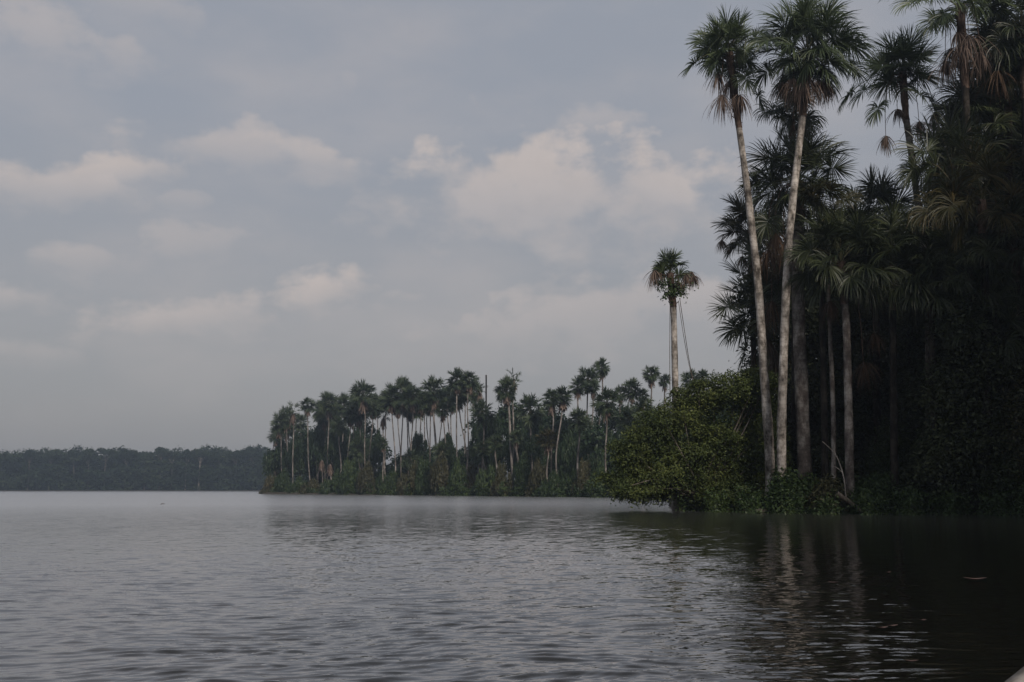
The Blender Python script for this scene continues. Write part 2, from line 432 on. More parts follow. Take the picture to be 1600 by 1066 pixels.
def dead_frond_mesh(rng, o, hub, Rb, n=46, width=.05, mat='dead', sag=.5, petiole=True):
    mb = MB()
    o = np.asarray(o, float); hub = np.asarray(hub, float)
    L = np.linalg.norm(hub - o); s = np.linspace(0, 1, 7)[:, None]
    side = hub - o; side[2] = 0
    ctrl = np.array([hub[0], hub[1], o[2] + .12 * L])
    pet = (1 - s) ** 2 * o + 2 * s * (1 - s) * ctrl + s ** 2 * hub
    if petiole: tube(mb, pet, np.linspace(.03, .018, 7), 4, 1)
    # skirt of collapsed leaflets hanging straight down
    a = rng.uniform(0, 2 * PI, n); sp = rng.uniform(.1, .55, n)
    d = norm(np.stack([np.cos(a) * sp, np.sin(a) * sp, -np.ones(n) * .8 + rng.uniform(0, .7, n)], -1))
    segs = 4; Ln = Rb * rng.uniform(.55, 1.05, n)
    P = [np.repeat(hub[None], n, 0)]; dd = d
    for k in range(segs):
        P.append(P[-1] + dd * (Ln / segs)[:, None]); dd = norm(dd + np.array([0, 0, -.45]) + rng.normal(0, .08, (n, 3)))
    P = np.stack(P, 1)
    w = norm(np.stack([np.sin(a + rng.normal(0, .8, n)), -np.cos(a + rng.normal(0, .8, n)), np.zeros(n)], -1))
    prof = np.array([.5, 1, .9, .6, .15]) * width * .5
    W = w[:, None, :] * prof[None, :, None]
    V = np.stack([P - W, P + W], 2)
    i = np.arange(n)[:, None] * (segs + 1) * 2; k = np.arange(segs)[None, :] * 2
    mb.add(V.reshape(-1, 3), np.stack([i + k, i + k + 1, i + k + 3, i + k + 2], -1).reshape(-1, 4), 0)
    return mb.mesh('dead_frond', [M[mat], M['boots']])


def near_palm(seed, label, Y, tpx, r0, r1, bark='trunk', green='palm', count=18, Lp=1.5, Rb=1.3, e1=-35, custom=(), dead=(), droop=.3, crown_px=None, boots=1.8,
              n=64, width=.06, sag=.25, group=None, base_off=0., dead_mat='dead', root=False):
    rng = R(seed)
    pts = [at(px, py, Y) for px, py in tpx]
    b = pts[0].copy(); b[2] = gz(b[0], b[1]) - .15
    pts[0] = b
    base = b.copy()
    e = empty('palm_tree', base, label, 'palm tree', group)
    t = link('trunk', trunk_mesh(pts, r0, r1, M[bark], base, rng=rng), e)
    top = pts[-1]
    c = top if crown_px is None else at(crown_px[0], crown_px[1], Y)
    if np.linalg.norm(c - top) < .05: c = top + np.array([0, 0, .3])
    mb = MB()
    # thickened brown stem of old leaf bases between the bare trunk and the leaves
    st = top + (np.asarray(pts[-2]) - top) / np.linalg.norm(np.asarray(pts[-2]) - top) * boots * .12
    p = np.linspace(st, c + np.array([0, 0, .2]), 10)
    tube(mb, p - base, np.linspace(r1 * 1.05, r1 * 1.1, 10) * (1 + .25 * rng.random(10)), 9, 0, rng, .08)
    for i in range(26):
        q = rng.random(); a = rng.uniform(0, 2 * PI); o = st + (c - st) * q
        d = np.array([math.cos(a), math.sin(a), .9]) ; d /= np.linalg.norm(d)
        tube(mb, np.array([o, o + d * rng.uniform(.25, .6)]) - base, [.045, .02], 4, 0)
    link('leaf_bases', mb.mesh('leaf_bases', [M['boots']], True), e)
    mb = MB()
    crown_fronds(mb, rng, c - base, int(count * 1.3), Lp, Rb * 1.15, 86, e1, int(n * 1.15), 4, width, droop, sag=sag, az0=rng.uniform(0, 6))
    for (px, py, dy, rb, dr) in custom:
        hub = at(px, py, Y + dy)
        frond(mb, rng, c - base, hub - base, rb, n, 5, width, dr, 0, 1, sag=.3, span=150)
    link('crown', mb.mesh('crown', [M[green], M['petiole']]), e)
    for (px, py, dy, rb) in dead:
        hub = at(px, py, Y + dy)
        link('dead_frond', dead_frond_mesh(rng, c - base, hub - base, rb, 60, .05, dead_mat), e)
    if root:
        mb = MB()
        for i in range(9):
            a = rng.uniform(0, 2 * PI); L = rng.uniform(.4, 1.1)
            tube(mb, np.array([[0, 0, .55], [math.cos(a) * L * .4, math.sin(a) * L * .4, .3], [math.cos(a) * L, math.sin(a) * L, -.12]]), [.1, .07, .04], 6)
        link('root', mb.mesh('root', [M['wood']], True), e)
    return e


def build_near_palms():
    G = None
    near_palm(1, 'outermost tall palm of the near grove, white trunk bending left, brown skirt of fronds', 58.2,
              [(1204, 790), (1202, 700), (1195, 600), (1185, 450), (1174, 350), (1163, 260), (1154, 195)], .30, .19,
              count=17, Lp=1.25, Rb=1.35, e1=-25, crown_px=(1140, 88), boots=2,
              custom=[(1088, 96, -.6, 1.35, .3), (1104, 62, .5, 1.3, .15), (1125, 45, -.8, 1.35, .1), (1180, 60, .6, 1.3, .2), (1165, 120, -.8, 1.3, .5), (1120, 95, -1.3, 1.2, .5), (1185, 150, .4, 1.3, .7), (1148, 60, -1.0, 1.3, .1)],
              dead=[(1128, 148, -.5, 2.1), (1156, 148, -.6, 1.9), (1122, 112, .3, 1.9), (1140, 125, .5, 2.0)])
    near_palm(2, 'tallest palm, white trunk leaning right under a huge shaggy crown with a rust brown skirt', 56.6,
              [(1222, 790), (1221, 700), (1223, 600), (1229, 440), (1236, 340), (1246, 250), (1255, 175)], .27, .21,
              count=24, Lp=1.7, Rb=1.75, e1=-42, crown_px=(1262, 88), boots=2.5, droop=.5, n=76,
              custom=[(1325, 70, -.5, 1.6, .6), (1205, 62, -.8, 1.6, .6), (1240, 28, -.8, 1.5, .2), (1290, 22, .3, 1.5, .25), (1262, 15, .2, 1.4, .1), (1330, 105, .6, 1.5, .8), (1200, 110, .6, 1.5, .8), (1275, 60, -1.6, 1.7, .9), (1240, 70, -1.5, 1.7, .9)],
              dead=[(1240, 122, -.6, 2.1), (1262, 118, -.8, 2.4), (1283, 125, -.3, 1.9), (1222, 128, .3, 1.7), (1255, 128, -.9, 2.2), (1293, 130, .4, 1.6)])
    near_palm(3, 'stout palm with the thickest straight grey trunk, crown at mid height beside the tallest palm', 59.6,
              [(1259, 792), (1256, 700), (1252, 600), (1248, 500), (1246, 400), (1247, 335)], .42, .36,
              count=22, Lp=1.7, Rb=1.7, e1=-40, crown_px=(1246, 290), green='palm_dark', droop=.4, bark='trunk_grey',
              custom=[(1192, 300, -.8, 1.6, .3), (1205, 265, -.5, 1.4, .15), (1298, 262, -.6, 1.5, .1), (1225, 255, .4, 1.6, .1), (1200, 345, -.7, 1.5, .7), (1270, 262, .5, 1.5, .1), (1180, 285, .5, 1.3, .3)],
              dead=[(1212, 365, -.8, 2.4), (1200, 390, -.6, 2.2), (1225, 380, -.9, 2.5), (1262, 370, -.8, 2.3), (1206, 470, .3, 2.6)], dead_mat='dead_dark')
    near_palm(33, 'olive and ochre fronded palm crown drooping beside the tallest white trunk at mid height', 58.4,
              [(1290, 792), (1288, 650), (1285, 500), (1283, 380)], .2, .17, bark='trunk_dark', green='palm_olive',
              count=5, Lp=.9, Rb=1.4, e1=-30, crown_px=(1282, 345), droop=.7,
              custom=[(1272, 302, -.9, 1.5, .8), (1296, 300, -1.1, 1.5, .8), (1316, 312, -.4, 1.3, .8)])
    near_palm(4, 'mid sized palm with a shaded pinkish grey trunk and withered stalks under its crown', 55.8,
              [(1328, 795), (1327, 700), (1325, 600), (1322, 500), (1319, 470)], .26, .2, bark='trunk_grey', green='palm_dark',
              count=20, Lp=1.7, Rb=1.6, e1=-45, crown_px=(1314, 415), droop=.6, root=True,
              custom=[(1270, 390, -.6, 1.5, .6), (1360, 400, -.6, 1.5, .6), (1300, 365, -.6, 1.5, .3), (1340, 370, .4, 1.5, .4)],
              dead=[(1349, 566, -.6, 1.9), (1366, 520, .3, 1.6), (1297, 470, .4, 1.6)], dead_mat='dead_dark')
    near_palm(5, 'palm with mottled trunk and open rounded crown, one dead frond dangling against the sky', 60,
              [(1452, 795), (1452, 640), (1451, 480), (1444, 390), (1433, 310), (1424, 240), (1415, 180)], .26, .19, bark='trunk_grey',
              count=15, Lp=1.15, Rb=1.5, e1=-15, crown_px=(1410, 118), droop=.25, boots=3,
              custom=[(1378, 100, -.6, 1.4, .15), (1410, 80, -.6, 1.5, .05), (1436, 92, .4, 1.4, .1), (1352, 140, .5, 1.5, .8), (1372, 168, -.9, 1.4, 1.0), (1455, 160, .4, 1.4, .5), (1395, 92, .5, 1.4, .1), (1330, 145, -.4, 1.5, .9)],
              dead=[(1384, 212, -.4, 1.45), (1402, 170, -.3, 1.3), (1436, 190, .3, 1.9), (1460, 175, .3, 2.0)])
    near_palm(6, 'high palm whose crown is cut by the picture top, brown skirts hanging from it', 56,
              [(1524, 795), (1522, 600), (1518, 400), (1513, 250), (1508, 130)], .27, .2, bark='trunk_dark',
              count=13, Lp=1.9, Rb=1.5, e1=-12, crown_px=(1500, 12), droop=.45, boots=3,
              custom=[(1430, 0, -.6, 1.7, .6), (1462, 30, -.6, 1.5, .5), (1556, 0, -.5, 1.6, .5), (1475, -40, .5, 1.6, .3), (1410, -20, .5, 1.5, .6), (1475, 20, -1.2, 1.3, .7)],
              dead=[(1496, 50, -.5, 2.3), (1514, 55, -.6, 2.6), (1486, 75, .3, 2.1), (1532, 80, -.4, 2.2), (1505, 70, -.7, 2.4), (1478, 95, .5, 2.0)])
    near_palm(7, 'dark crowned palm half hidden behind the white trunk of the tallest palm', 62,
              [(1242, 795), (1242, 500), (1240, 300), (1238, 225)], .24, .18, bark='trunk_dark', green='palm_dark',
              count=9, Lp=.9, Rb=1.4, e1=-30, crown_px=(1237, 185), droop=.8,
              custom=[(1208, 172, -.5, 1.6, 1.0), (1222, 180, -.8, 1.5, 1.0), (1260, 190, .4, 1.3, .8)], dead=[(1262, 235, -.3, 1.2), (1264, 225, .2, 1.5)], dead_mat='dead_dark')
    near_palm(8, 'low palm behind the grove edge sending stiff green fans left over the big bush', 64,
              [(1196, 795), (1192, 700), (1190, 600), (1190, 540)], .24, .2, bark='trunk_dark', green='palm_dark',
              count=16, Lp=1.4, Rb=1.6, e1=-30, crown_px=(1188, 490), droop=.2,
              custom=[(1140, 478, -.6, 1.7, .15), (1165, 545, -.8, 1.5, .15), (1160, 430, .4, 1.6, .1), (1175, 400, .3, 1.4, .1), (1148, 510, .5, 1.5, .3)], dead=[(1200, 530, -.4, 2.6), (1212, 560, -.3, 2.2)])
    near_palm(9, 'yellow green palm crown poking out behind the white bending trunk of the outermost palm', 66,
              [(1180, 795), (1178, 600), (1176, 450), (1174, 410)], .2, .17, bark='trunk_dark', green='palm_olive',
              count=12, Lp=1.1, Rb=1.3, e1=-35, crown_px=(1172, 365), droop=.3,
              custom=[(1138, 348, -.5, 1.2, .2), (1150, 320, .3, 1.2, .1), (1145, 385, .5, 1.1, .4)], dead=[(1128, 375, -.3, 1.1), (1160, 400, .3, 1.8)])
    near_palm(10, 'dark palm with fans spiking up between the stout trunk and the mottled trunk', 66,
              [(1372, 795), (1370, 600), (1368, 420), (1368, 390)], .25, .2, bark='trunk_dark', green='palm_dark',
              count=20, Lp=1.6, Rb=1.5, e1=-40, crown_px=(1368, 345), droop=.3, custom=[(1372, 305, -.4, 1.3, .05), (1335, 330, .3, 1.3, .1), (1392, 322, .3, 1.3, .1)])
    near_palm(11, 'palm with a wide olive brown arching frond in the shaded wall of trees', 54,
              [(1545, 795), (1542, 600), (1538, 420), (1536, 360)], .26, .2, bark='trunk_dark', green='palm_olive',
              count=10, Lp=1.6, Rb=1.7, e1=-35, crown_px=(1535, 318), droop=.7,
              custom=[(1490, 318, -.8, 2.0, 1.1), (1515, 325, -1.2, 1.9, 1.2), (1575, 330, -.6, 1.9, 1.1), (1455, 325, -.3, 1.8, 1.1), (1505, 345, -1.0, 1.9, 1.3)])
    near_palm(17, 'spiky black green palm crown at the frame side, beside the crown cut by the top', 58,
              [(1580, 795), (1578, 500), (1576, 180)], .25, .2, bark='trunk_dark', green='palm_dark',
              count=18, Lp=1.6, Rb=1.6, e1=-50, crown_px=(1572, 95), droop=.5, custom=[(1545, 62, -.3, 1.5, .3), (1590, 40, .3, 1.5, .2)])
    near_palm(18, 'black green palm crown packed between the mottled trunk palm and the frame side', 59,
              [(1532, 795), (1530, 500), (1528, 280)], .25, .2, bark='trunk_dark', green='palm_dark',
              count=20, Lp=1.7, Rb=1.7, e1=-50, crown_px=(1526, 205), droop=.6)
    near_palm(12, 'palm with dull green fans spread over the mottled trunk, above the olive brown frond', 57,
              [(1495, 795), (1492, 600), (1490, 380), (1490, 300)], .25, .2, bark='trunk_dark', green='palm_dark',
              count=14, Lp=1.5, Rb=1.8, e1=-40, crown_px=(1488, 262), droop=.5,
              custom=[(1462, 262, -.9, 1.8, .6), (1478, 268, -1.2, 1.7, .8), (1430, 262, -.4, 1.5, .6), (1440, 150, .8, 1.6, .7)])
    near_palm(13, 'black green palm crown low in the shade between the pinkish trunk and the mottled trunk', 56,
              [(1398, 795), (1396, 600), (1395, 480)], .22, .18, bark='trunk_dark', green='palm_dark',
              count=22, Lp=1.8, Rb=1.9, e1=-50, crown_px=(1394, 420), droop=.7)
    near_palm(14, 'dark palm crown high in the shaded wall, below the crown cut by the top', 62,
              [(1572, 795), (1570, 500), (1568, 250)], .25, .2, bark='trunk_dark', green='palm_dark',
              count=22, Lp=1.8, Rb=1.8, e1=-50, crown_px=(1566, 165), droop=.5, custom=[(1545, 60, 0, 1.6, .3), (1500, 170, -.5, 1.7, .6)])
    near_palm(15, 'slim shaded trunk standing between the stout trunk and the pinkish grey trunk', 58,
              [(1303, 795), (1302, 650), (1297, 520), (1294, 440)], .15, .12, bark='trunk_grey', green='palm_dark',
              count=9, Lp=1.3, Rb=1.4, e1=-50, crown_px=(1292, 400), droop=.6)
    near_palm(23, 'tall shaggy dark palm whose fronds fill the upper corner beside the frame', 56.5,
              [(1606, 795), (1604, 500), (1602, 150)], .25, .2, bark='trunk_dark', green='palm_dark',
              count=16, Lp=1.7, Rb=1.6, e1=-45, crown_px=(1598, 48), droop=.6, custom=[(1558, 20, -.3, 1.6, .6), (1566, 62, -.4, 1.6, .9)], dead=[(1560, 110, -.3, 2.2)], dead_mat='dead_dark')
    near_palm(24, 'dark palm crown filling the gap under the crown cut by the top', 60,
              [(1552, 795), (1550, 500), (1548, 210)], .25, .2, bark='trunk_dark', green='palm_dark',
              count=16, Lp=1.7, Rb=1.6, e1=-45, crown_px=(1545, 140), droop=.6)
    for sd, px, py, Y, lab in [(19, 1452, 452, 55.5, 'shaded palm crown hanging over the lower mottled trunk'), (20, 1512, 425, 55.0, 'drooping black green palm crown under the olive brown fronds'),
                               (21, 1585, 395, 54.0, 'drooping dark palm crown at the picture edge, level with the olive brown fronds'), (22, 1556, 520, 54.5, 'lowest drooping palm crown in the shaded wall, above the waterside shrubs')]:
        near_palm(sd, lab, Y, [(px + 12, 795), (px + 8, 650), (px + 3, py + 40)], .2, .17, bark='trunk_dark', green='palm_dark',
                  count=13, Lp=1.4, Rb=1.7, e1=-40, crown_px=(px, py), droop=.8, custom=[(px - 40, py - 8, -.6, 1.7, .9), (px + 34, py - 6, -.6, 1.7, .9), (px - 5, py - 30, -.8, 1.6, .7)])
    # lone palm in the water
    e = near_palm(16, 'lone palm standing in the water before the big bush, crown ragged and half bare', 62.5,
              [(1056, 800), (1056, 700), (1055, 600), (1053, 510), (1052, 474)], .24, .19, bark='trunk',
              count=5, Lp=.75, Rb=.85, e1=20, crown_px=(1047, 432), droop=.3, boots=2.2, n=44,
              custom=[(1046, 408, -.2, .9, .1), (1035, 416, -.3, .8, .4), (1060, 414, .3, .8, .4)],
              dead=[(1022, 422, -.4, 1.5), (1030, 418, .3, 1.3), (1080, 424, .3, 1.1), (1072, 428, -.3, 1.2), (1060, 440, -.3, 1.0), (1084, 430, .2, 1.2)])
    rng = R(161)
    mb = MB(); c = at(1052, 452, 62.2)
    foliage(mb, rng, [(0, 0, 0, .75, .7, .9), (-.6, 0, .5, .5, .4, .5), (.7, 0, .2, .6, .5, .35)], 60, 12, .14, .2, .1)
    o = link('climbing_plant', mb.mesh('climbing_plant', [M['bush_mid']]), None, c)
    tag(o, 'leafy climbing plant clinging round the top of the lone palm in the water', 'plant')
    for i, (pts, lab, rr) in enumerate([
        ([(1047, 470), (1046.5, 560), (1047, 650), (1047, 795)], 'thin vine hanging straight down along the lone palm trunk into the water', .022),
        ([(1062, 466), (1070, 520), (1078, 570), (1088, 612), (1100, 650)], 'slack vine hanging farthest out from the lone palm into the big bush', .022),
        ([(1060, 470), (1069, 530), (1079, 580), (1096, 640)], 'slack vine hanging just inside the outermost one beside the lone palm', .018)]):
        P = np.array([at(a, b, 62.2 - .3 * i) for a, b in pts]); mb = MB()
        tube(mb, smooth_path(P, 24) - P[0], rr, 5)
        tag(link('hanging_vine', mb.mesh('hanging_vine', [M['wood']], True), None, P[0]), lab, 'vine')


# ------------------------------------------------------------------ shrubs and broadleaf trees
def branch_mesh(rng, base, targets, r0, name, mat, mid=.45, seg=6, wig=.25):
    """trunk and limbs reaching up to every target (relative to base)"""
    mb = MB()
    fork = np.mean(targets, axis=0) * np.array([.35, .35, mid])
    fork[2] = max(fork[2], .3)
    P = smooth_path([np.array([0, 0, -.3]), fork * np.array([.3, .3, .5]) + rng.normal(0, wig * .3, 3) * [1, 1, 0], fork], 8)
    tube(mb, P, np.linspace(r0 * 1.25, r0 * .8, 8), max(seg, 6), 0, rng, .03)
    for t in targets:
        m_ = (fork + t) * .5 + rng.normal(0, wig, 3)
        tube(mb, smooth_path([fork, m_, t], 7), np.linspace(r0 * .55, r0 * .12, 7), seg, 0)
    return mb.mesh(name, [M[mat]], True)


def bush(seed, label, px0, px1, pytop, Y, pybase=None, mat='bush', cat='bush', name='bush', nleaf=9000, L=.16, W=.08, nl=7, depth=None, group=None, r0=.09, wood='wood', csize=.35, overhang=0.):
    rng = R(seed)
    xl, xr = at(px0, 700, Y)[0], at(px1, 700, Y)[0]
    cx = (xl + xr) / 2; w = (xr - xl) / 2
    top = at((px0 + px1) / 2, pytop, Y)[2]
    g = gz(cx, Y)
    zb = g if pybase is None else at(cx, pybase, Y)[2]
    zb = max(zb, .05)
    base = np.array([cx, Y, g])
    dep = depth or min(w, 4)
    lobes = []
    for i in range(nl):
        q = (i + .5) / nl * 2 - 1
        rx = w * rng.uniform(.3, .48); x = q * (w - rx)
        h = (top - zb) * (1 - .45 * q * q) * rng.uniform(.8, 1.02)
        if i == nl // 2: h = top - zb
        rz = h * rng.uniform(.3, .45)
        lobes.append((x, rng.uniform(-.4, .4) * dep, zb - g + h - rz, rx, dep * .6, rz))
        lobes.append((x * 1.05, rng.uniform(-.5, .2) * dep, zb - g + h * .3, rx * 1.1, dep * .7, h * .34))
    e = empty(name, base, label, cat, group)
    mb = MB(); foliage(mb, rng, lobes, nleaf // 14, 14, csize, L, W)
    link('foliage', mb.mesh('foliage', [M[mat]]), e)
    link('branch', branch_mesh(rng, base, [np.array(l[:3]) for l in lobes[::2]], r0, 'branch', wood), e)
    return e


def btree(seed, label, Y, cpx, bpx, lobes_px, mat='forest', nclump=900, nleaf=16, csize=.5, L=.26, W=.14, r0=.25, wood='trunk_dark', group=None, cat='tree', name='broadleaf_tree', dy=None):
    """lobes_px: (px, py, rpx_x, rpx_z, dY)"""
    rng = R(seed)
    b = at(bpx, 780, Y); b[2] = gz(b[0], Y) - .1
    s = Y / F
    lobes = []
    for (px, py, rx, rz, d) in lobes_px:
        p = at(px, py, Y + d) - b
        lobes.append((p[0], p[1], p[2], rx * s, (dy or min(rx, rz)) * s if dy is None else dy, rz * s))
    e = empty(name, b, label, cat, group)
    mb = MB(); foliage(mb, rng, lobes, nclump, nleaf, csize, L, W)
    link('crown', mb.mesh('crown', [M[mat]]), e)
    link('trunk', branch_mesh(rng, b, [np.array(l[:3]) for l in lobes], r0, 'trunk', wood), e)
    return e


def build_near_plants():
    # big bush over the water, built as several leaning limbs' worth of clumps
    rng = R(50)
    Y = 61.0; base = at(1120, 790, Y); base[2] = 0.0
    outl = [(975, 740, 16, 34), (995, 700, 26, 40), (1020, 670, 34, 40), (1040, 735, 45, 40), (1065, 650, 42, 38), (1090, 625, 40, 34), (1120, 612, 44, 32), (1150, 606, 40, 30), (1180, 615, 34, 40),
            (985, 765, 26, 18), (968, 755, 12, 14), (1020, 770, 30, 16), (1085, 700, 60, 50), (1130, 690, 55, 60), (1175, 690, 42, 60), (1000, 752, 34, 24), (1100, 745, 70, 34), (1170, 750, 50, 36), (1135, 770, 55, 20), (1200, 700, 30, 70), (1178, 590, 22, 18)]
    lobes = []
    for (px, py, rx, rz) in outl:
        p = at(px, py, Y + rng.uniform(-1.2, .8)) - base
        lobes.append((p[0], p[1], p[2], rx * Y / F, rng.uniform(1.0, 1.8), rz * Y / F))
    e = empty('bush', base, 'big light green bush spreading over the water behind the lone palm', 'bush')
    mb = MB()
    for i in range(34):
        l = lobes[rng.integers(len(lobes))]; d = norm(rng.standard_normal(3) * [1.2, 1, .8]); d[2] = abs(d[2]) * .8
        q = rng.uniform(.35, .8)
        lobes.append((l[0] + d[0] * l[3], l[1] - abs(d[1]) * l[4], max(.5, l[2] + d[2] * l[5]), q * 1.2, q, q * .55))
    foliage(mb, rng, lobes, 5600, 20, .19, .18, .08, shell=.3, up=.5)
    link('foliage', mb.mesh('foliage', [M['bush']]), e)
    link('branch', branch_mesh(rng, base, [np.array(l[:3]) for l in lobes], .16, 'branch', 'wood', .2), e)
    low = [
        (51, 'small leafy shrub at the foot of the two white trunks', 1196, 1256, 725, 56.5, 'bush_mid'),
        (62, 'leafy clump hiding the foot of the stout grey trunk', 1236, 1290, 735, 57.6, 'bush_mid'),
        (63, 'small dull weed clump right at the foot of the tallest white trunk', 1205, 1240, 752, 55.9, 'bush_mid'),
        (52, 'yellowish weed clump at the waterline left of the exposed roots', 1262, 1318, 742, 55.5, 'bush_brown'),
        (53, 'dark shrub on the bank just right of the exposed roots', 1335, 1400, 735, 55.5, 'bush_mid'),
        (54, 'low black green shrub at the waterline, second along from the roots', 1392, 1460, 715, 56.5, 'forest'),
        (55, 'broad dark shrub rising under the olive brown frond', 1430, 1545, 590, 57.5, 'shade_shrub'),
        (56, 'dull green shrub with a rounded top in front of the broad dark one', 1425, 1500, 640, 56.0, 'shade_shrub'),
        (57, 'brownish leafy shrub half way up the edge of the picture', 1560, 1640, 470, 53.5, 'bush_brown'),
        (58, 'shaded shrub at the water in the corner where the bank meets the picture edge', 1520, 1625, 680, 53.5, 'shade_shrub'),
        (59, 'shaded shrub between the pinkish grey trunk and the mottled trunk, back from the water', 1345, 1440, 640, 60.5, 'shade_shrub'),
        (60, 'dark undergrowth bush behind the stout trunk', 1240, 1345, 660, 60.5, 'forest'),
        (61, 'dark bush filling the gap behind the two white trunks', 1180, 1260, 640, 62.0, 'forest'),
    ]
    for (s, lab, a, b, t, Y, m) in low:
        bush(s, lab, a, b, t, Y, mat=m, nleaf=9000, L=.2, W=.1, csize=.3, nl=6)
    # shaded forest wall behind and beside the palms
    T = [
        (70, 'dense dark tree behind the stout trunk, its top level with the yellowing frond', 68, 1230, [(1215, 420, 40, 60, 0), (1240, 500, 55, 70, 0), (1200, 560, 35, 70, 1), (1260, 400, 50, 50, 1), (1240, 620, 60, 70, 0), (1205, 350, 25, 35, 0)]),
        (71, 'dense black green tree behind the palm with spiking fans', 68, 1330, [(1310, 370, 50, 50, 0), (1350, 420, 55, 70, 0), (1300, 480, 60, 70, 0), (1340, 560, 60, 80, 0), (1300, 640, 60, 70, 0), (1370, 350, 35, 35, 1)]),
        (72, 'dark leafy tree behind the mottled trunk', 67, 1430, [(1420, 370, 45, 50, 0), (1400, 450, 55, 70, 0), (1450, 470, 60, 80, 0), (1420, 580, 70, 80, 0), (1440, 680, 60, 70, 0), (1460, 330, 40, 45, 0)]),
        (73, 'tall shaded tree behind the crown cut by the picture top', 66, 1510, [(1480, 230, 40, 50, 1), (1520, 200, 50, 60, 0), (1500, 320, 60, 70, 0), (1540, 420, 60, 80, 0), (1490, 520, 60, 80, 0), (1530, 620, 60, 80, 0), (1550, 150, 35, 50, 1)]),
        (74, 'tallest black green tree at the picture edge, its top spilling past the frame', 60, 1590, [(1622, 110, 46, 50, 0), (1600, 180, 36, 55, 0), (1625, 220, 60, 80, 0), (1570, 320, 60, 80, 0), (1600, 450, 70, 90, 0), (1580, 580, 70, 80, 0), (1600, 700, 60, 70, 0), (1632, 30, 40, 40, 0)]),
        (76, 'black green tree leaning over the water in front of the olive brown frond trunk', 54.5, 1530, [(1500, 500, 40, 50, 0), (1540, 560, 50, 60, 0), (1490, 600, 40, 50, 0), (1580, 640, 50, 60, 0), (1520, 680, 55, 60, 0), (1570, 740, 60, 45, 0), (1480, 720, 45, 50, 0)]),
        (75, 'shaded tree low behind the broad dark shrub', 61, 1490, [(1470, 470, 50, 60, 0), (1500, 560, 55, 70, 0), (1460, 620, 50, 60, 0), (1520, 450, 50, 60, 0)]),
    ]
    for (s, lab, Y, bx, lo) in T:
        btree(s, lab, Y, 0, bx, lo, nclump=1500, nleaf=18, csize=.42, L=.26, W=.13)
    # the wood goes on round the bay to the right, out of frame: it shades and mirrors
    k = 0
    src = None
    for (x, y, h) in [(38, 54, 27), (34, 48, 27), (31.5, 43, 25), (29.5, 38.5, 26), (28, 34, 25), (36, 40, 28), (38, 50, 28), (30, 28, 24), (35, 31, 26), (34, 22, 24), (42, 44, 28), (41, 62, 28), (46, 58, 28)]:
        g = gz(x, y)
        if src is None:
            e = empty('broadleaf_tree', (x, y, g), 'shaded rainforest tree beyond the picture edge', 'tree', 'trees round the bay beyond the picture edge')
            rng = R(90); lobes = [(rng.uniform(-2, 2), rng.uniform(-2, 2), z, rng.uniform(2.5, 4), rng.uniform(2.5, 4), 3) for z in (4, 7, 10, 13, 16, 19, 22, 24)]
            mb = MB(); foliage(mb, rng, lobes, 1500, 18, .55, .30, .16)
            c = link('crown', mb.mesh('crown', [M['forest']]), e)
            t = link('trunk', branch_mesh(rng, None, [np.array(l[:3]) for l in lobes], .3, 'trunk', 'trunk_dark'), e)
            src = (e, c, t)
        else:
            e = src[0].copy(); COL.objects.link(e); e.location = (x, y, g)
            for ch in src[1:]:
                d = ch.copy(); COL.objects.link(d); d.parent = e
        e.rotation_euler = (0, 0, k * 2.1); e.scale = (h / 26,) * 3; k += 1
    # dead white branch
    P = np.array([at(a, b, 54) for a, b in [(1285, 690), (1296, 700), (1308, 715), (1318, 745), (1322, 780)]]); mb = MB()
    tube(mb, smooth_path(P, 16) - P[-1], np.linspace(.018, .04, 16), 6)
    Q = np.array([at(a, b, 54) for a, b in [(1306, 712), (1303, 700), (1305, 694)]]); tube(mb, smooth_path(Q, 6) - P[-1], np.linspace(.025, .012, 6), 5)
    Q = np.array([at(a, b, 54) for a, b in [(1316, 738), (1306, 730), (1298, 728)]]); tube(mb, smooth_path(Q, 6) - P[-1], np.linspace(.02, .01, 6), 5)
    tag(link('dead_branch', mb.mesh('dead_branch', [M['white_wood']], True), None, P[-1]), 'bleached leafless branch leaning against the pinkish grey trunk', 'branch')
    for (pts, lab) in [([(1307, 772), (1320, 780), (1334, 790), (1346, 800)], 'brown fallen log slanting to the water under the pinkish grey trunk'),
                       ([(1180, 800), (1205, 797), (1235, 799)], 'dark driftwood log lying at the waterline below the two white trunks')]:
        P = np.array([at(a, b, 54.0 if pts[0][0] > 1300 else 56) for a, b in pts]); mb = MB()
        tube(mb, smooth_path(P, 10) - P[0], np.linspace(.16, .11, 10), 8, 0, R(3), .06)
        tag(link('fallen_log', mb.mesh('fallen_log', [M['wood']], True), None, P[0]), lab, 'log')


# ------------------------------------------------------------------ peninsula across the water
def mid_shore(px):
    th = math.degrees(math.atan2(px - 800, F * math.cos(PITCH) + 35))
    return float(shore(min(max(th, -13.9), 8.4)))


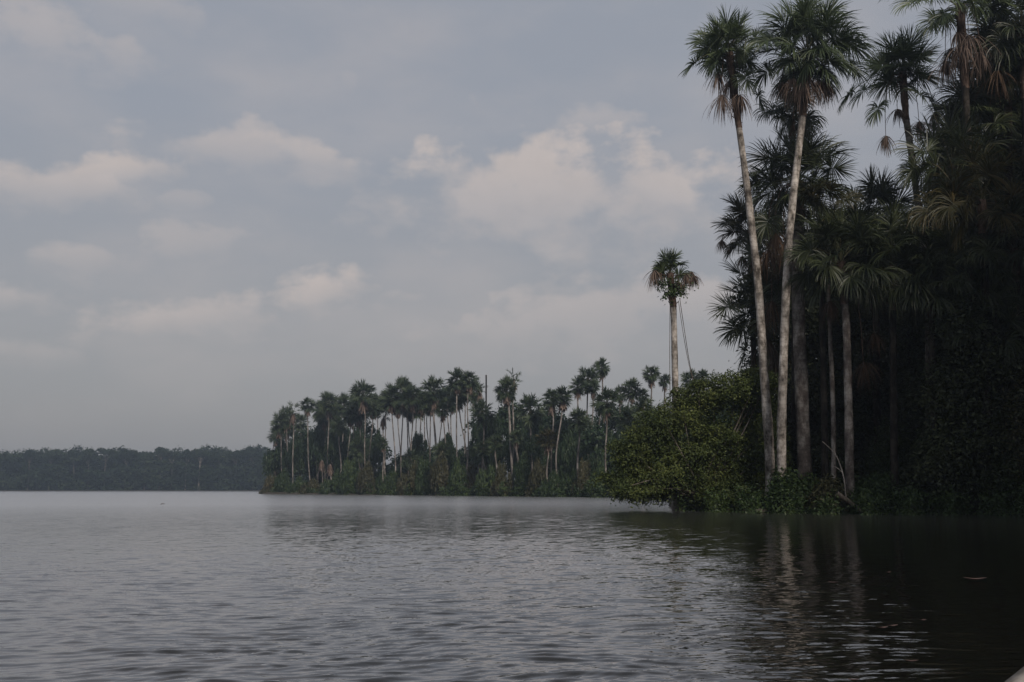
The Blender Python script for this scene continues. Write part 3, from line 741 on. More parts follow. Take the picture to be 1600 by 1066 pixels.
def build_peninsula():
    protos = []
    for k in range(7):
        rng = R(200 + k); mb = MB()
        crown_fronds(mb, rng, (0, 0, 0), 30 + k % 3, 1.0, 1.15, 88, -50, 26, 2, .14, .4, pr=.04, jr=.2)
        protos.append(mb.mesh('crown', [M['palm_far'], M['petiole']]))
    skirts = []
    for k in range(3):
        rng = R(220 + k); mb = MB(); n = 70
        a = rng.uniform(0, 2 * PI, n); r = rng.uniform(.15, .6, n); z0 = rng.uniform(-.9, .1, n); L = rng.uniform(.6, 1.3, n)
        top = np.stack([np.cos(a) * r * .5, np.sin(a) * r * .5, z0], -1); bot = np.stack([np.cos(a) * r * 1.3, np.sin(a) * r * 1.3, z0 - L], -1)
        w = np.stack([-np.sin(a), np.cos(a), np.zeros(n)], -1) * .11
        V = np.stack([top - w, top + w, bot + w * .5, bot - w * .5], 1)
        mb.add(V.reshape(-1, 3), np.arange(4 * n).reshape(n, 4))
        skirts.append(mb.mesh('dead_frond', [M['dead']]))
    sparse = []
    for k in range(2):
        rng = R(230 + k); mb = MB()
        crown_fronds(mb, rng, (0, 0, 0), 9, 1.2, 1.0, 80, -20, 14, 2, .15, .3, pr=.04, jr=.3)
        sparse.append(mb.mesh('crown', [M['palm_far'], M['petiole']]))

    def palm(i, cx, cy, r, bx, off, label, kind='g', skirt=True, by=None, group=None, tr=.19):
        Y = mid_shore(bx) + off
        top = at(cx, cy + r * .35, Y); b = at(bx, 760, Y); b[2] = gz(b[0], Y) - .1
        e = empty('palm_tree', b, label, 'palm tree', group)
        rng = R(1000 + i)
        m1 = (b * .6 + top * .4) + np.array([rng.normal(0, .35), rng.normal(0, .3), 0])
        t = link('trunk', trunk_mesh([b, m1, b * .2 + top * .8 + np.array([rng.normal(0, .12), 0, 0]), top], tr, tr * .8, M['trunk_grey' if group else 'trunk_far'], b, 7, 14), e)
        s = r * Y / F / 1.6
        if kind != 'd':
            me = (sparse[i % 2] if kind == 's' else protos[i % 7])
            if kind == 'y':
                me = protos[i % 7].copy(); me.materials[0] = M['palm_olive']
            c = link('crown', me, e, top - b); v_ = R(i).uniform(.88, 1.15); c.rotation_euler = (R(i).normal(0, .14), R(i + 500).normal(0, .14), i * 1.7); c.scale = (s * v_, s * v_, s * v_ * (.85 + .3 * R(i + 9).random()))
        if skirt:
            c = link('dead_frond', skirts[i % 3], e, top - b - np.array([0, 0, s * .3])); c.rotation_euler = (0, 0, i * 2.3); c.scale = (s * 1.1, s * 1.1, s * 1.1)
            if kind == 'd': c.scale = (s * 1.6, s * 1.6, s * 1.6)

    BG = 'thin trunked palms crowded behind the front row of the peninsula'
    rows = [
        (437, 662, 13, 443, 5, 'short leaning palm, outermost at the tip of the peninsula'),
        (449, 652, 13, 448, 9, 'palm squeezed between the outermost leaning palm and the first tall bare trunk'),
        (458, 641, 13, 458, 3, 'tall palm with a bare straight pale trunk near the peninsula tip, ragged brown skirt'),
        (481, 630, 12, 486, 6, 'slender palm with small round crown and leaning trunk, last before the solid canopy'),
        (508, 648, 14, 508, 16, 'dark crowned palm low in the solid canopy, next to the slender leaning palm'),
        (515, 630, 14, 512, 10, 'palm with a drooping wide crown, first of the solid canopy after the slender leaning palm'),
        (538, 632, 14, 528, 10, 'palm with a short visible trunk between the wide drooping crown and the two tiered crown'),
        (548, 648, 12, 544, 6, 'palm with pale trunk and low dark crown tucked under the two tiered crown'),
        (568, 613, 18, 573, 5, 'tall palm with a large two tiered crown rising above the canopy near the peninsula tip'),
        (561, 641, 15, 566, 9, 'palm with a brown flecked crown directly below the two tiered one'),
        (583, 636, 12, 579, 12, 'small dark palm beside the two tiered crown, on its inland side'),
        (599, 647, 13, 604, 8, 'palm with a reddish brown withered crown at the edge of the sky gap'),
        (598, 692, 8, 600, .5, 'thin isolated trunk rising straight from the waterline with a tiny crown'),
        (612, 620, 16, 619, 7, 'palm with a trunk leaning left at the start of the see through row'),
        (630, 611, 17, 627, 12, 'palm with a broad crown, second in the see through row'),
        (645, 617, 16, 646, 7, 'palm with a straight slim trunk in the middle of the see through row'),
        (657, 627, 13, 656, 14, 'smaller palm in the middle of the see through row, set back'),
        (678, 609, 18, 680, 4, 'palm with the thickest pale trunk and a domed crown, ending the see through row'),
        (692, 640, 11, 698, 8, 'small palm under the gap between the domed crown and the clustered tall palms'),
        (714, 592, 15, 717, 5, 'tall palm with a trunk curving inland, first of the clustered tall palms'),
        (733, 592, 14, 725, 7, 'tall palm with a trunk leaning over, second of the clustered tall palms'),
        (718, 616, 15, 731, 11, 'palm with a low crown under the two clustered tall palms'),
        (792, 607, 17, 803, 2, 'tall palm with a long bowed white trunk reaching right down to the waterline'),
        (806, 682, 10, 808, 2, 'brownish small palm standing in front beside the bowed white trunk'),
        (862, 622, 15, 863, 9, 'palm with a wide crown overlapped by the spreading crown beside it'),
        (879, 616, 17, 872, 4, 'palm with a spreading crown and pale trunk leaning inland, alone over the mid trees'),
        (856, 684, 15, 858, 2, 'short yellowish palm low in front of the spreading crown'),
        (903, 602, 13, 909, 20, 'darker crown of the three close trunks seen against the sky'),
        (919, 592, 14, 914, 22, 'taller crown of the three close trunks seen against the sky'),
        (927, 604, 11, 922, 24, 'lowest crown of the three close trunks seen against the sky'),
        (940, 573, 13, 940, 30, 'highest palm of the peninsula, starry small crown on a thin trunk against the sky'),
        (947, 627, 17, 949.5, 1, 'palm with a long straight pale trunk from water to full crown, nearest the bush'),
        (970, 614, 11, 971, 25, 'small palm just beyond the full crown nearest the big bush'),
        (987, 607, 14, 987, 22, 'palm with a drooping dark crown, second beyond the full crown nearest the big bush'),
        (1004, 617, 11, 1002, 25, 'low palm with a dark drooping crown under the round crown against the sky'),
        (1018, 583, 13, 1013, 24, 'palm with a round crown against the sky just left of the lone palm trunk'),
        (1038, 594, 10, 1036, 28, 'small palm crown right against the lone palm trunk'),
        (1077, 596, 13, 1078, 26, 'palm crown seen between the lone palm trunk and its slack vines'),
        (1098, 590, 12, 1100, 28, 'palm crown above the top of the big bush, beyond the slack vines'),
    ]
    for i, (cx, cy, r, bx, off, lab) in enumerate(rows):
        kind = 'y' if 'yellowish' in lab else ('s' if 'ragged' in lab or 'withered' in lab else 'g')
        palm(i, cx, cy, r, bx, off, lab, kind, tr=.25 if 'thickest' in lab or 'bowed' in lab else .155)
    palm(60, 803, 590, 13, 797, 8, 'sparse thin crown rising behind the palm with the bowed white trunk', 's')
    palm(61, 750, 607, 12, 744, 12, 'thin gappy palm crown beside the broken pole', 's')
    palm(62, 503, 716, 9, 503, 1, 'dead brown fronded palm low at the shore, nearer the peninsula tip of the two', 'd')
    palm(63, 516, 722, 9, 516, 1, 'dead brown fronded palm low at the shore, farther from the peninsula tip of the two', 'd')
    bgl = [(500, 640), (524, 640), (590, 630), (604, 626), (622, 632), (636, 630), (640, 640), (651, 640), (662, 622), (668, 634), (673, 628), (700, 615), (706, 628), (726, 606), (740, 612), (553, 628), (448, 668), (470, 660), (432, 680), (690, 622)]
    for i, (x, y) in enumerate(bgl):
        palm(70 + i, x, y, 12, x + (i % 3 - 1) * 2, 18 + (i % 5) * 5, 'slim palm among those crowded behind the front row of the peninsula', 'g', i % 2 == 0, group=BG, tr=.15)
    # stemless fans low in the greenery
    for i, (x, y, r, lab) in enumerate([
        (755, 645, 16, 'fan palm with its crown sunk among the trees below the broken pole'),
        (830, 640, 18, 'fan palm sunk among the trees just inland of the bowed white trunk'),
        (775, 690, 14, 'low bright fan palm in the greenery seaward of the bowed white trunk'),
        (755, 700, 13, 'low fan palm nested in shrubs under the clustered tall palms'),
        (905, 655, 16, 'fan palm sunk among the trees between the spreading crown and the full crown'),
        (983, 655, 17, 'fan palm low beside the big bush, under the drooping dark crown'),
        (1005, 640, 15, 'fan palm low beside the big bush, under the round crown'),
        (530, 665, 13, 'low fan palm in front of the dark canopy near the two dead palms'),
        (640, 716, 11, 'low fan palm under the see through row'),
        (690, 705, 12, 'low fan palm under the domed crown'),
        (560, 700, 13, 'low fan palm under the two tiered crown')]):
        palm(100 + i, x, y, r, x + 1, 4, lab, 'g', False)
    # broken pole
    b = at(760, 700, 200); b[2] = gz(b[0], 200); p = at(759.6, 586, 200); mb = MB()
    tube(mb, smooth_path([np.zeros(3), (p - b) * .5, p - b], 20), np.linspace(.2, .15, 20), 8, 0, R(9), .05)
    tag(link('dead_tree', mb.mesh('dead_tree', [M['trunk_dark']], True), None, b), 'broken crownless trunk sticking up like a pole above the canopy', 'dead tree')
    Y = mid_shore(797) + .5; b = at(797.5, 772, Y); b[2] = 0; p = at(796, 738, Y); mb = MB()
    tube(mb, smooth_path([np.zeros(3), (p - b) * .5 + np.array([.1, 0, 0]), p - b], 10), np.linspace(.3, .2, 10), 8, 0, R(9), .06)
    tag(link('tree_stump', mb.mesh('tree_stump', [M['trunk_far']], True), None, b), 'pale broken stump at the waterline beside the bowed white trunk', 'stump')

    # broadleaf trees of the peninsula: four kinds, copied
    kinds = []
    for k in range(5):
        rng = R(300 + k); lobes = []
        for j in range(14):
            a = rng.uniform(0, 2 * PI); q = rng.uniform(0, 1.0)
            lobes.append((math.cos(a) * q, math.sin(a) * q, rng.uniform(.15, .88 - .35 * q), rng.uniform(.18, .38), rng.uniform(.2, .4), rng.uniform(.10, .22)))
        mb = MB(); foliage(mb, rng, lobes, 420, 12, .09, .12, .07, shell=.25)
        kinds.append((mb, lobes, rng))
    cache = {}

    def blob(i, cx, ytop, wpx, hpx, off, label, mat, name, cat, group=None, base_py=None):
        Y = mid_shore(cx) + off; s = Y / F
        top = at(cx, ytop, Y)
        x = top[0]; g = gz(x, Y)
        h = hpx * s
        k = i % 5
        if (k, mat) not in cache:
            me = kinds[k][0].mesh('crown', [M[mat]]); cache[(k, mat)] = me
        b = np.array([x, Y, g])
        e = empty(name, b, label, cat, group)
        c = link('crown' if cat == 'tree' else 'foliage', cache[(k, mat)], e, (0, 0, top[2] - g - h * 1.08))
        c.scale = (wpx * s * .85, min(wpx, 22) * s * .8, h * 1.0); c.rotation_euler = (0, 0, 0)
        if cat == 'tree':
            lo = [np.array([l[0] * wpx * s * .8, l[1] * 2, top[2] - g - h * 1.08 + l[2] * h]) for l in kinds[k][1][:5]]
            link('trunk', branch_mesh(R(i), b, lo, .22, 'trunk', 'wood'), e)
        else:
            lo = [np.array([l[0] * wpx * s * .7, l[1], max(.3, (top[2] - g - h * 1.08 + l[2] * h) * .8)]) for l in kinds[k][1][:4]]
            link('branch', branch_mesh(R(i), b, lo, .1, 'branch', 'wood'), e)

    trees = [
        (433, 672, 24, 60, 10, 'dark tree closing the tip of the peninsula'), (470, 668, 26, 60, 16, 'dark tree behind the first tall bare trunk'),
        (500, 655, 26, 70, 18, 'dense tree behind the slender leaning palm'), (530, 645, 28, 80, 20, 'dense tree behind the wide drooping crown'),
        (560, 640, 28, 85, 20, 'dense tree behind the two tiered crown'), (586, 655, 18, 70, 16, 'tree just before the sky gap'),
        (655, 668, 17, 45, 12, 'small dark round tree standing in the see through row'), (700, 672, 17, 45, 10, 'reddish tinged tree under the clustered tall palms'),
        (752, 628, 22, 80, 14, 'broad tree under the broken pole'), (775, 612, 28, 100, 12, 'dark tree filling between the broken pole and the bowed trunk'),
        (812, 640, 28, 90, 14, 'dark tree behind the bowed white trunk'), (840, 628, 28, 100, 14, 'dark tree inland of the bowed white trunk'), (835, 660, 22, 70, 8, 'front tree between the bowed trunk and the yellowish palm'),
        (890, 655, 28, 90, 12, 'tree behind the spreading crown'), (917, 660, 26, 90, 16, 'tree below the three close trunks'), (945, 655, 28, 90, 14, 'tree behind the long straight pale trunk'),
        (975, 645, 28, 90, 16, 'tree between the long straight pale trunk and the big bush'), (1005, 637, 28, 90, 18, 'tree under the round crown left of the lone palm'), (1035, 628, 26, 90, 20, 'tree right behind the lone palm trunk'),
        (1070, 618, 28, 90, 22, 'tree over the big bush between the slack vines'), (1105, 612, 28, 90, 24, 'tree over the big bush beyond the slack vines'), (1135, 600, 28, 80, 24, 'tree showing just above the crest of the big bush'),
    ]
    for i, (cx, yt, w, h, off, lab) in enumerate(trees):
        blob(i, cx, yt, w, h, off, lab + ' on the peninsula', 'forest_mid', 'broadleaf_tree', 'tree')
    shr = [
        (415, 758, 12, 16, 'b'), (426, 735, 18, 42, 'b'), (445, 728, 20, 48, 'm'), (468, 738, 20, 38, 'm'), (490, 730, 20, 46, 'b'), (520, 722, 22, 54, 'm'), (548, 706, 22, 66, 'm'),
        (575, 716, 20, 58, 'b'), (597, 728, 16, 46, 'm'), (615, 712, 20, 62, 'm'), (640, 706, 22, 68, 'b'), (665, 704, 22, 70, 'm'), (690, 700, 22, 74, 'b'), (715, 704, 20, 72, 'm'),
        (738, 694, 20, 80, 'b'), (762, 690, 22, 86, 'm'), (785, 712, 18, 62, 'b'), (818, 700, 20, 74, 'm'), (840, 705, 20, 70, 'b'), (865, 712, 20, 64, 'm'), (890, 700, 22, 76, 'm'),
        (915, 706, 22, 70, 'b'), (938, 716, 18, 60, 'm'), (965, 700, 22, 78, 'm'), (990, 690, 22, 88, 'm')]
    refs = ['at the very tip of the peninsula, touching the water', 'below the outermost leaning palm', 'at the foot of the first tall bare trunk', 'at the foot of the slender leaning palm', 'before the two dead palms',
            'just inland of the two dead palms', 'below the pale trunk beside the two tiered crown', 'below the two tiered crown', 'at the foot of the thin isolated trunk', 'under the left edge of the sky gap',
            'under the middle of the see through row', 'under the slim trunk of the see through row', 'under the thick pale trunk with domed crown', 'under the small palm beside the domed crown', 'below the clustered tall palms',
            'below the broken pole', 'seaward of the pale broken stump', 'just inland of the bowed white trunk', 'midway between the bowed trunk and the yellowish palm', 'in front of the yellowish palm',
            'inland of the yellowish palm', 'below the three close trunks', 'at the foot of the long straight pale trunk', 'between the long straight trunk and the big bush', 'beside the edge of the big bush']
    for i, ((cx, yt, w, h, c), ref) in enumerate(zip(shr, refs)):
        blob(30 + i, cx, yt, w, h, 1.5 if i else .5, ('brownish ' if c == 'b' else 'dark green ') + 'shore shrub ' + ref, 'bush_brown' if c == 'b' else 'bush_mid', 'shrub', 'shrub')
    # low waterline growth along the whole peninsula
    rng = R(400); mb = MB(); n = 5200
    px = rng.uniform(408, 1130, n); Y = np.array([mid_shore(p) for p in px]) + rng.uniform(-1.8, 2.8, n)
    x = (px - 800) / (F * math.cos(PITCH) + 35) * Y
    z = rng.uniform(0, 1, n) ** 1.4 * (1.2 + 1.6 * np.sin(px * .09) ** 2) * np.clip((px - 404) / 30, .2, 1)
    c = np.stack([x, Y, z], -1); k = np.repeat(np.arange(n), 7)
    c = c[k] + rng.normal(0, .35, (len(k), 3)) * [1, .6, .6]; c[:, 2] = np.maximum(c[:, 2], .03)
    leaves(mb, rng, c, norm(rng.standard_normal((len(c), 3)) + [0, -.3, .6]), .42, .24)
    tag(link('undergrowth', mb.mesh('undergrowth', [M['bush_mid']])), 'low tangled growth along the waterline of the peninsula', 'undergrowth', kind='stuff')


def build_near_undergrowth():
    rng = R(401); mb = MB(); n = 5200
    th = rng.uniform(9.5, 32, n); r = shore(th) + rng.uniform(-1.3, 5, n)
    x, y = r * np.sin(np.radians(th)), r * np.cos(np.radians(th))
    z = ground_z(x, y) + rng.uniform(0, 1, n) ** 1.8 * 1.1
    k = np.repeat(np.arange(n), 7); c = np.stack([x, y, z], -1)[k] + rng.normal(0, .16, (len(k), 3)); c[:, 2] = np.maximum(c[:, 2], .02)
    leaves(mb, rng, c, norm(rng.standard_normal((len(c), 3)) + [0, -.2, .8]), .2, .09)
    tag(link('undergrowth', mb.mesh('undergrowth', [M['bush_mid']])), 'low weeds and leaf litter covering the bank under the near grove', 'undergrowth', kind='stuff')


def build_backing():
    """the deep wood behind the near grove and behind the peninsula's front row: a mass nobody could count"""
    rng = R(700); mb = MB()
    lobes = []
    for i in range(230):
        px = rng.uniform(1200, 1800); Y = rng.uniform(72, 96)
        pt = np.interp(px, [1200, 1250, 1330, 1420, 1500, 1560, 1620, 1800], [420, 370, 360, 350, 250, 170, 110, 60])
        py = pt + 30 + (740 - pt) * rng.random() ** .9
        p = at(px, py, Y); w = rng.uniform(1.6, 3)
        lobes.append((p[0], p[1], max(p[2], .8), w, w, rng.uniform(1.4, 2.4)))
    foliage(mb, rng, lobes, 8000, 16, .6, .55, .32, shell=.15)
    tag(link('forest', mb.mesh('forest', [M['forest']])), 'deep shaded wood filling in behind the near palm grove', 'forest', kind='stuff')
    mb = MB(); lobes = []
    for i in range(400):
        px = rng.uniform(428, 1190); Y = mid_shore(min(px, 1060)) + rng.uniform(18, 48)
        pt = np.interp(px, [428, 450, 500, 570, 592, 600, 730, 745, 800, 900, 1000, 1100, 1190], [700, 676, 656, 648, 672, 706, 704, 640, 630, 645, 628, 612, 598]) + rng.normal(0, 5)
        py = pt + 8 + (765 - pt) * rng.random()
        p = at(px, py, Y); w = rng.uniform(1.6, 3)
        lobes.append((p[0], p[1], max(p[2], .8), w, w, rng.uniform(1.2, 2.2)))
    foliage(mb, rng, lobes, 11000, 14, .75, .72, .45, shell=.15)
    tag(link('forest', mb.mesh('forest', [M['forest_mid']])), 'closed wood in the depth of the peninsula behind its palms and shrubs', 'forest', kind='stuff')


# ------------------------------------------------------------------ far shore
def build_far():
    s = 690 / F
    rng = R(500); lobes = []
    for i in range(300):
        px = rng.uniform(-190, 480); row = rng.random()
        top = 714 - 3 * np.clip(px / 400, 0, 1) + 4 * math.sin(px * .09) + 3 * math.sin(px * .23) + rng.normal(0, 4) - 2 * row
        Y = 684 + row * 45
        p = at(px, top, Y); w = rng.uniform(5, 10)
        lobes.append((p[0], p[1], p[2] - 3, w, w, rng.uniform(3, 5)))
        p = at(px + rng.normal(0, 4), rng.uniform(728, 762), 680 + row * 6)
        lobes.append((p[0], p[1], p[2], rng.uniform(4, 8), 5, rng.uniform(3, 6)))
    mb = MB(); foliage(mb, rng, lobes, 8500, 13, 1.3, 1.6, 1.1, shell=.12, inner=.05, up=.8)
    n = 60000; px = rng.uniform(-200, 490, n); zz = rng.uniform(0, 25, n) * rng.uniform(.6, 1, n); Y = rng.uniform(690, 730, n)
    leaves(mb, rng, np.stack([(px - 800) / 1574 * Y, Y, zz], -1), norm(rng.standard_normal((n, 3)) + [0, -.4, .8]), 2.6, 2.0)
    # solid dark depth of the wood so no light gets through it
    tag(link('forest', mb.mesh('forest', [M['far']])), 'hazy unbroken forest lining the far shore', 'forest', kind='stuff')
    T = [(5, 704, 18, 9, 'r', 'broad crowned tree at the picture edge'), (47, 702, 5, 5, 'r', 'small round crown poking up in the dip after the picture edge'), (80, 699, 15, 9, 'r', 'wide domed tree, first big dome from the picture edge'),
         (118, 700, 8, 6, 'f', 'flat topped crown just after the first big dome'), (140, 701, 14, 8, 'r', 'low broad dome before the spreading flat crown'), (166, 699, 10, 5, 'f', 'spreading flat crown with a pointed side'),
         (198, 700, 14, 8, 'r', 'big smooth dome alone in the middle of the far shore'), (228, 706, 14, 7, 'r', 'low crown after the smooth dome'), (252, 699, 5, 3.5, 'f', 'tiny flat crown on a thin stem above the canopy'), (270, 703, 12, 6, 'f', 'pale thin crown next to the tiny flat one'),
         (292, 703, 8, 6, 'r', 'small dark crown next to the pale trunked tree'), (313, 699, 13, 8, 'f', 'tree with a pale forked trunk showing'), (345, 705, 14, 6, 'r', 'long low crown before the tallest'), (370, 704, 10, 5, 'r', 'last low crown before the tallest'),
         (397, 693, 14, 12, 'r', 'tallest tree, beside the peninsula tip'), (413, 702, 12, 9, 'r', 'tree half hidden by the peninsula tip')]
    for i, (px, py, w, h, k, lab) in enumerate(T):
        Y = 682; g = .3; c = at(px, py + h * .8, Y); b = np.array([c[0], Y, g]); rng = R(520 + i); u = Y / F
        lo = []
        for j in range(6):
            q = rng.uniform(-.75, .75)
            lo.append((q * w * u, rng.uniform(-2, 2), c[2] - g + rng.uniform(-.5, .35) * h * u - abs(q) * h * u * .3, w * u * rng.uniform(.4, .6), w * u * .45, h * u * (rng.uniform(.45, .7) if k == 'r' else .3)))
        e = empty('broadleaf_tree', b, lab + ' on the far shore', 'tree')
        mb = MB(); foliage(mb, rng, lo, 170, 12, .8, 1.1, .8, shell=.15)
        link('crown', mb.mesh('crown', [M['far']]), e)
        link('trunk', branch_mesh(rng, b, [np.array(l[:3]) for l in lo], .6 if 'pale forked' in lab else .4, 'trunk', 'trunk_far' if 'pale' in lab else 'wood', .7, wig=.8), e)


# ------------------------------------------------------------------ small things on the water, the boat
def build_small():
    rng = R(600)
    m = leaf_mat('floating_leaf', [(.035, .018, .014), (.07, .042, .034), (.10, .068, .055)], 5, 0, .6, .3)
    items = [(1524, 907, .16, 'curled reddish dead leaf floating alone on the dark water, the largest'), (1302, 911, .07, 'tiny pale leaf floating nearest the bank on the dark water'),
             (1388, 895, .06, 'tiny pale fleck floating between the smallest leaf and the reddish one'),
             (1380, 982, .06, 'tiny floating leaf, one of the pair of flecks below the bank, outer one'), (1395, 979, .06, 'tiny floating leaf, one of a close pair in mid dark water, inner one'),
             (1442, 970, .05, 'tiny leaf floating lower than the reddish one and apart from the close pair'), (1425, 1034, .05, 'pale crumb of leaf floating near the bottom of the dark water'),
             (1334, 1063, .04, 'tiny leaf floating at the very bottom of the picture on dark water')]
    for (px, py, s, lab) in items:
        d = at(px, py, 1.0) - np.array([0, 0, CAMZ]); k = -(CAMZ - .012) / d[2]; p = np.array([0, 0, CAMZ]) + d * k
        mb = MB(); a = np.linspace(-1, 1, 7)
        c = np.stack([a * s, .12 * s * np.sin(a * 3), .25 * s * a ** 2], -1); w = s * .45 * np.sqrt(np.clip(1 - a ** 2, .01, 1))
        top = c + np.stack([0 * a, w, .35 * w], -1); bot = c - np.stack([0 * a, w, -.35 * w], -1)
        V = np.concatenate([top, c, bot]); f = []
        for r_ in range(2):
            for j in range(6): f.append([r_ * 7 + j, r_ * 7 + j + 1, r_ * 7 + 8 + j, r_ * 7 + 7 + j])
        mb.add(V, f)
        o = tag(link('floating_leaf', mb.mesh('floating_leaf', [m], True), None, p), lab, 'leaf'); o.rotation_euler = (0, 0, rng.uniform(-.5, .5))
    # driftwood far out
    d = at(254, 788, 1.0) - np.array([0, 0, CAMZ]); k = -(CAMZ - .03) / d[2]; p = np.array([0, 0, CAMZ]) + d * k
    mb = MB(); tube(mb, smooth_path([(-.16, 0, -.03), (-.05, 0, .05), (.08, 0, .03), (.17, .02, .07)], 8), np.linspace(.03, .022, 8), 6)
    tag(link('driftwood', mb.mesh('driftwood', [M['wood']], True), None, p), 'dark bit of driftwood out on the open water before the far shore', 'driftwood')

    # the boat the picture is taken from; its rim reaches the corner of the frame
    m, nt = newmat('boat_paint'); ln = nt.links.new
    out = N(nt, 'ShaderNodeOutputMaterial'); b = N(nt, 'ShaderNodeBsdfPrincipled'); no = N(nt, 'ShaderNodeTexNoise'); no.inputs['Scale'].default_value = 14; no.inputs['Detail'].default_value = 6
    cr = N(nt, 'ShaderNodeValToRGB'); e_ = cr.color_ramp.elements; e_[0].position = .35; e_[0].color = (.12, .10, .075, 1); e_[1].position = .65; e_[1].color = (.30, .27, .24, 1)
    tc = N(nt, 'ShaderNodeTexCoord'); mp = N(nt, 'ShaderNodeMapping'); mp.inputs['Scale'].default_value = (.25, 2, 1); ln(tc.outputs['Object'], mp.inputs['Vector'])
    ln(mp.outputs[0], no.inputs['Vector']); ln(no.outputs['Fac'], cr.inputs['Fac']); ln(cr.outputs[0], b.inputs['Base Color']); b.inputs['Roughness'].default_value = .75
    ln(b.outputs[0], out.inputs['Surface'])
    P0 = at(1583, 1066, 1); P1 = at(1600, 1052, 1)
    def hit(P, h):
        d = P - np.array([0, 0, CAMZ]); return np.array([0, 0, CAMZ]) + d * (-(CAMZ - h) / d[2])
    A, B = hit(P0, .5), hit(P1, .5)
    dr = (B - A) / np.linalg.norm(B - A); rt = np.array([dr[1], -dr[0], 0])
    # boat frame: x forward, y to its left; left rim passes through A
    ang = math.atan2(dr[1], dr[0])
    Wd = .62
    org = A + rt * (Wd + .03); org = org - dr * 3.0; org[2] = 0
    e = empty('boat', org, 'wooden boat whose weathered grey rim just shows in the bottom corner by the dark water', 'boat'); e.rotation_euler = (0, 0, ang)
    xs = np.linspace(-4.5, 5.5, 31)
    hw = Wd * np.where(xs > 3.6, np.sqrt(np.clip(1 - ((xs - 3.6) / 2.0) ** 2, 0.02, 1)), np.where(xs < -3.5, 1 - .25 * ((-3.5 - xs)) ** 2, 1))
    rim = .5 + .16 * np.clip((xs - 3.4) / 2, 0, 1) ** 2
    sec = []
    for x, w, h in zip(xs, hw, rim):
        sec.append([(x, w, h), (x, w * .93, .2), (x, w * .75, -.14), (x, 0, -.2), (x, -w * .75, -.14), (x, -w * .93, .2), (x, -w, h),
                    (x, -w + .03, h), (x, -w * .88, .2), (x, -w * .68, .04), (x, 0, .03), (x, w * .68, .04), (x, w * .88, .2), (x, w - .03, h)])
    sec = np.array(sec); nn = 14; i = np.arange(30)[:, None] * nn; j = np.arange(nn)[None, :]; j2 = (j + 1) % nn
    mb = MB(); mb.add(sec.reshape(-1, 3), np.stack([i + j, i + j2, i + nn + j2, i + nn + j], -1).reshape(-1, 4))
    for q in (0, 30):
        v = sec[q]; mb.add(v, [[0, 1, 12, 13], [1, 2, 11, 12], [2, 3, 10, 11], [3, 4, 9, 10], [4, 5, 8, 9], [5, 6, 7, 8]])
    link('hull', mb.mesh('hull', [m]), e)
    for sgn in (1, -1):
        mb = MB(); p = np.stack([xs, sgn * (hw - .015), rim + .012], -1)
        o1 = p + [0, .04, 0]; o2 = p - [0, .04, 0]; V = np.stack([o1 - [0, 0, .03], o1 + [0, 0, .02], o2 + [0, 0, .02], o2 - [0, 0, .03]], 1)
        i = np.arange(30)[:, None] * 4; j = np.arange(4)[None, :]; mb.add(V.reshape(-1, 3), np.stack([i + j, i + (j + 1) % 4, i + 4 + (j + 1) % 4, i + 4 + j], -1).reshape(-1, 4))
        link('gunwale', mb.mesh('gunwale', [m]), e)
    for x in (-2.6, -.9, 1.0, 2.8):
        mb = MB(); w = Wd * .93
        V = [(x - .13, -w, .36), (x + .13, -w, .36), (x + .13, w, .36), (x - .13, w, .36), (x - .13, -w, .39), (x + .13, -w, .39), (x + .13, w, .39), (x - .13, w, .39)]
        mb.add(V, [[0, 1, 2, 3], [4, 5, 6, 7], [0, 1, 5, 4], [1, 2, 6, 5], [2, 3, 7, 6], [3, 0, 4, 7]]); link('bench', mb.mesh('bench', [m]), e)


# ------------------------------------------------------------------ sky, light, air
SUN_EL, SUN_AZ = 38.0, 158.0      # azimuth clockwise from +Y


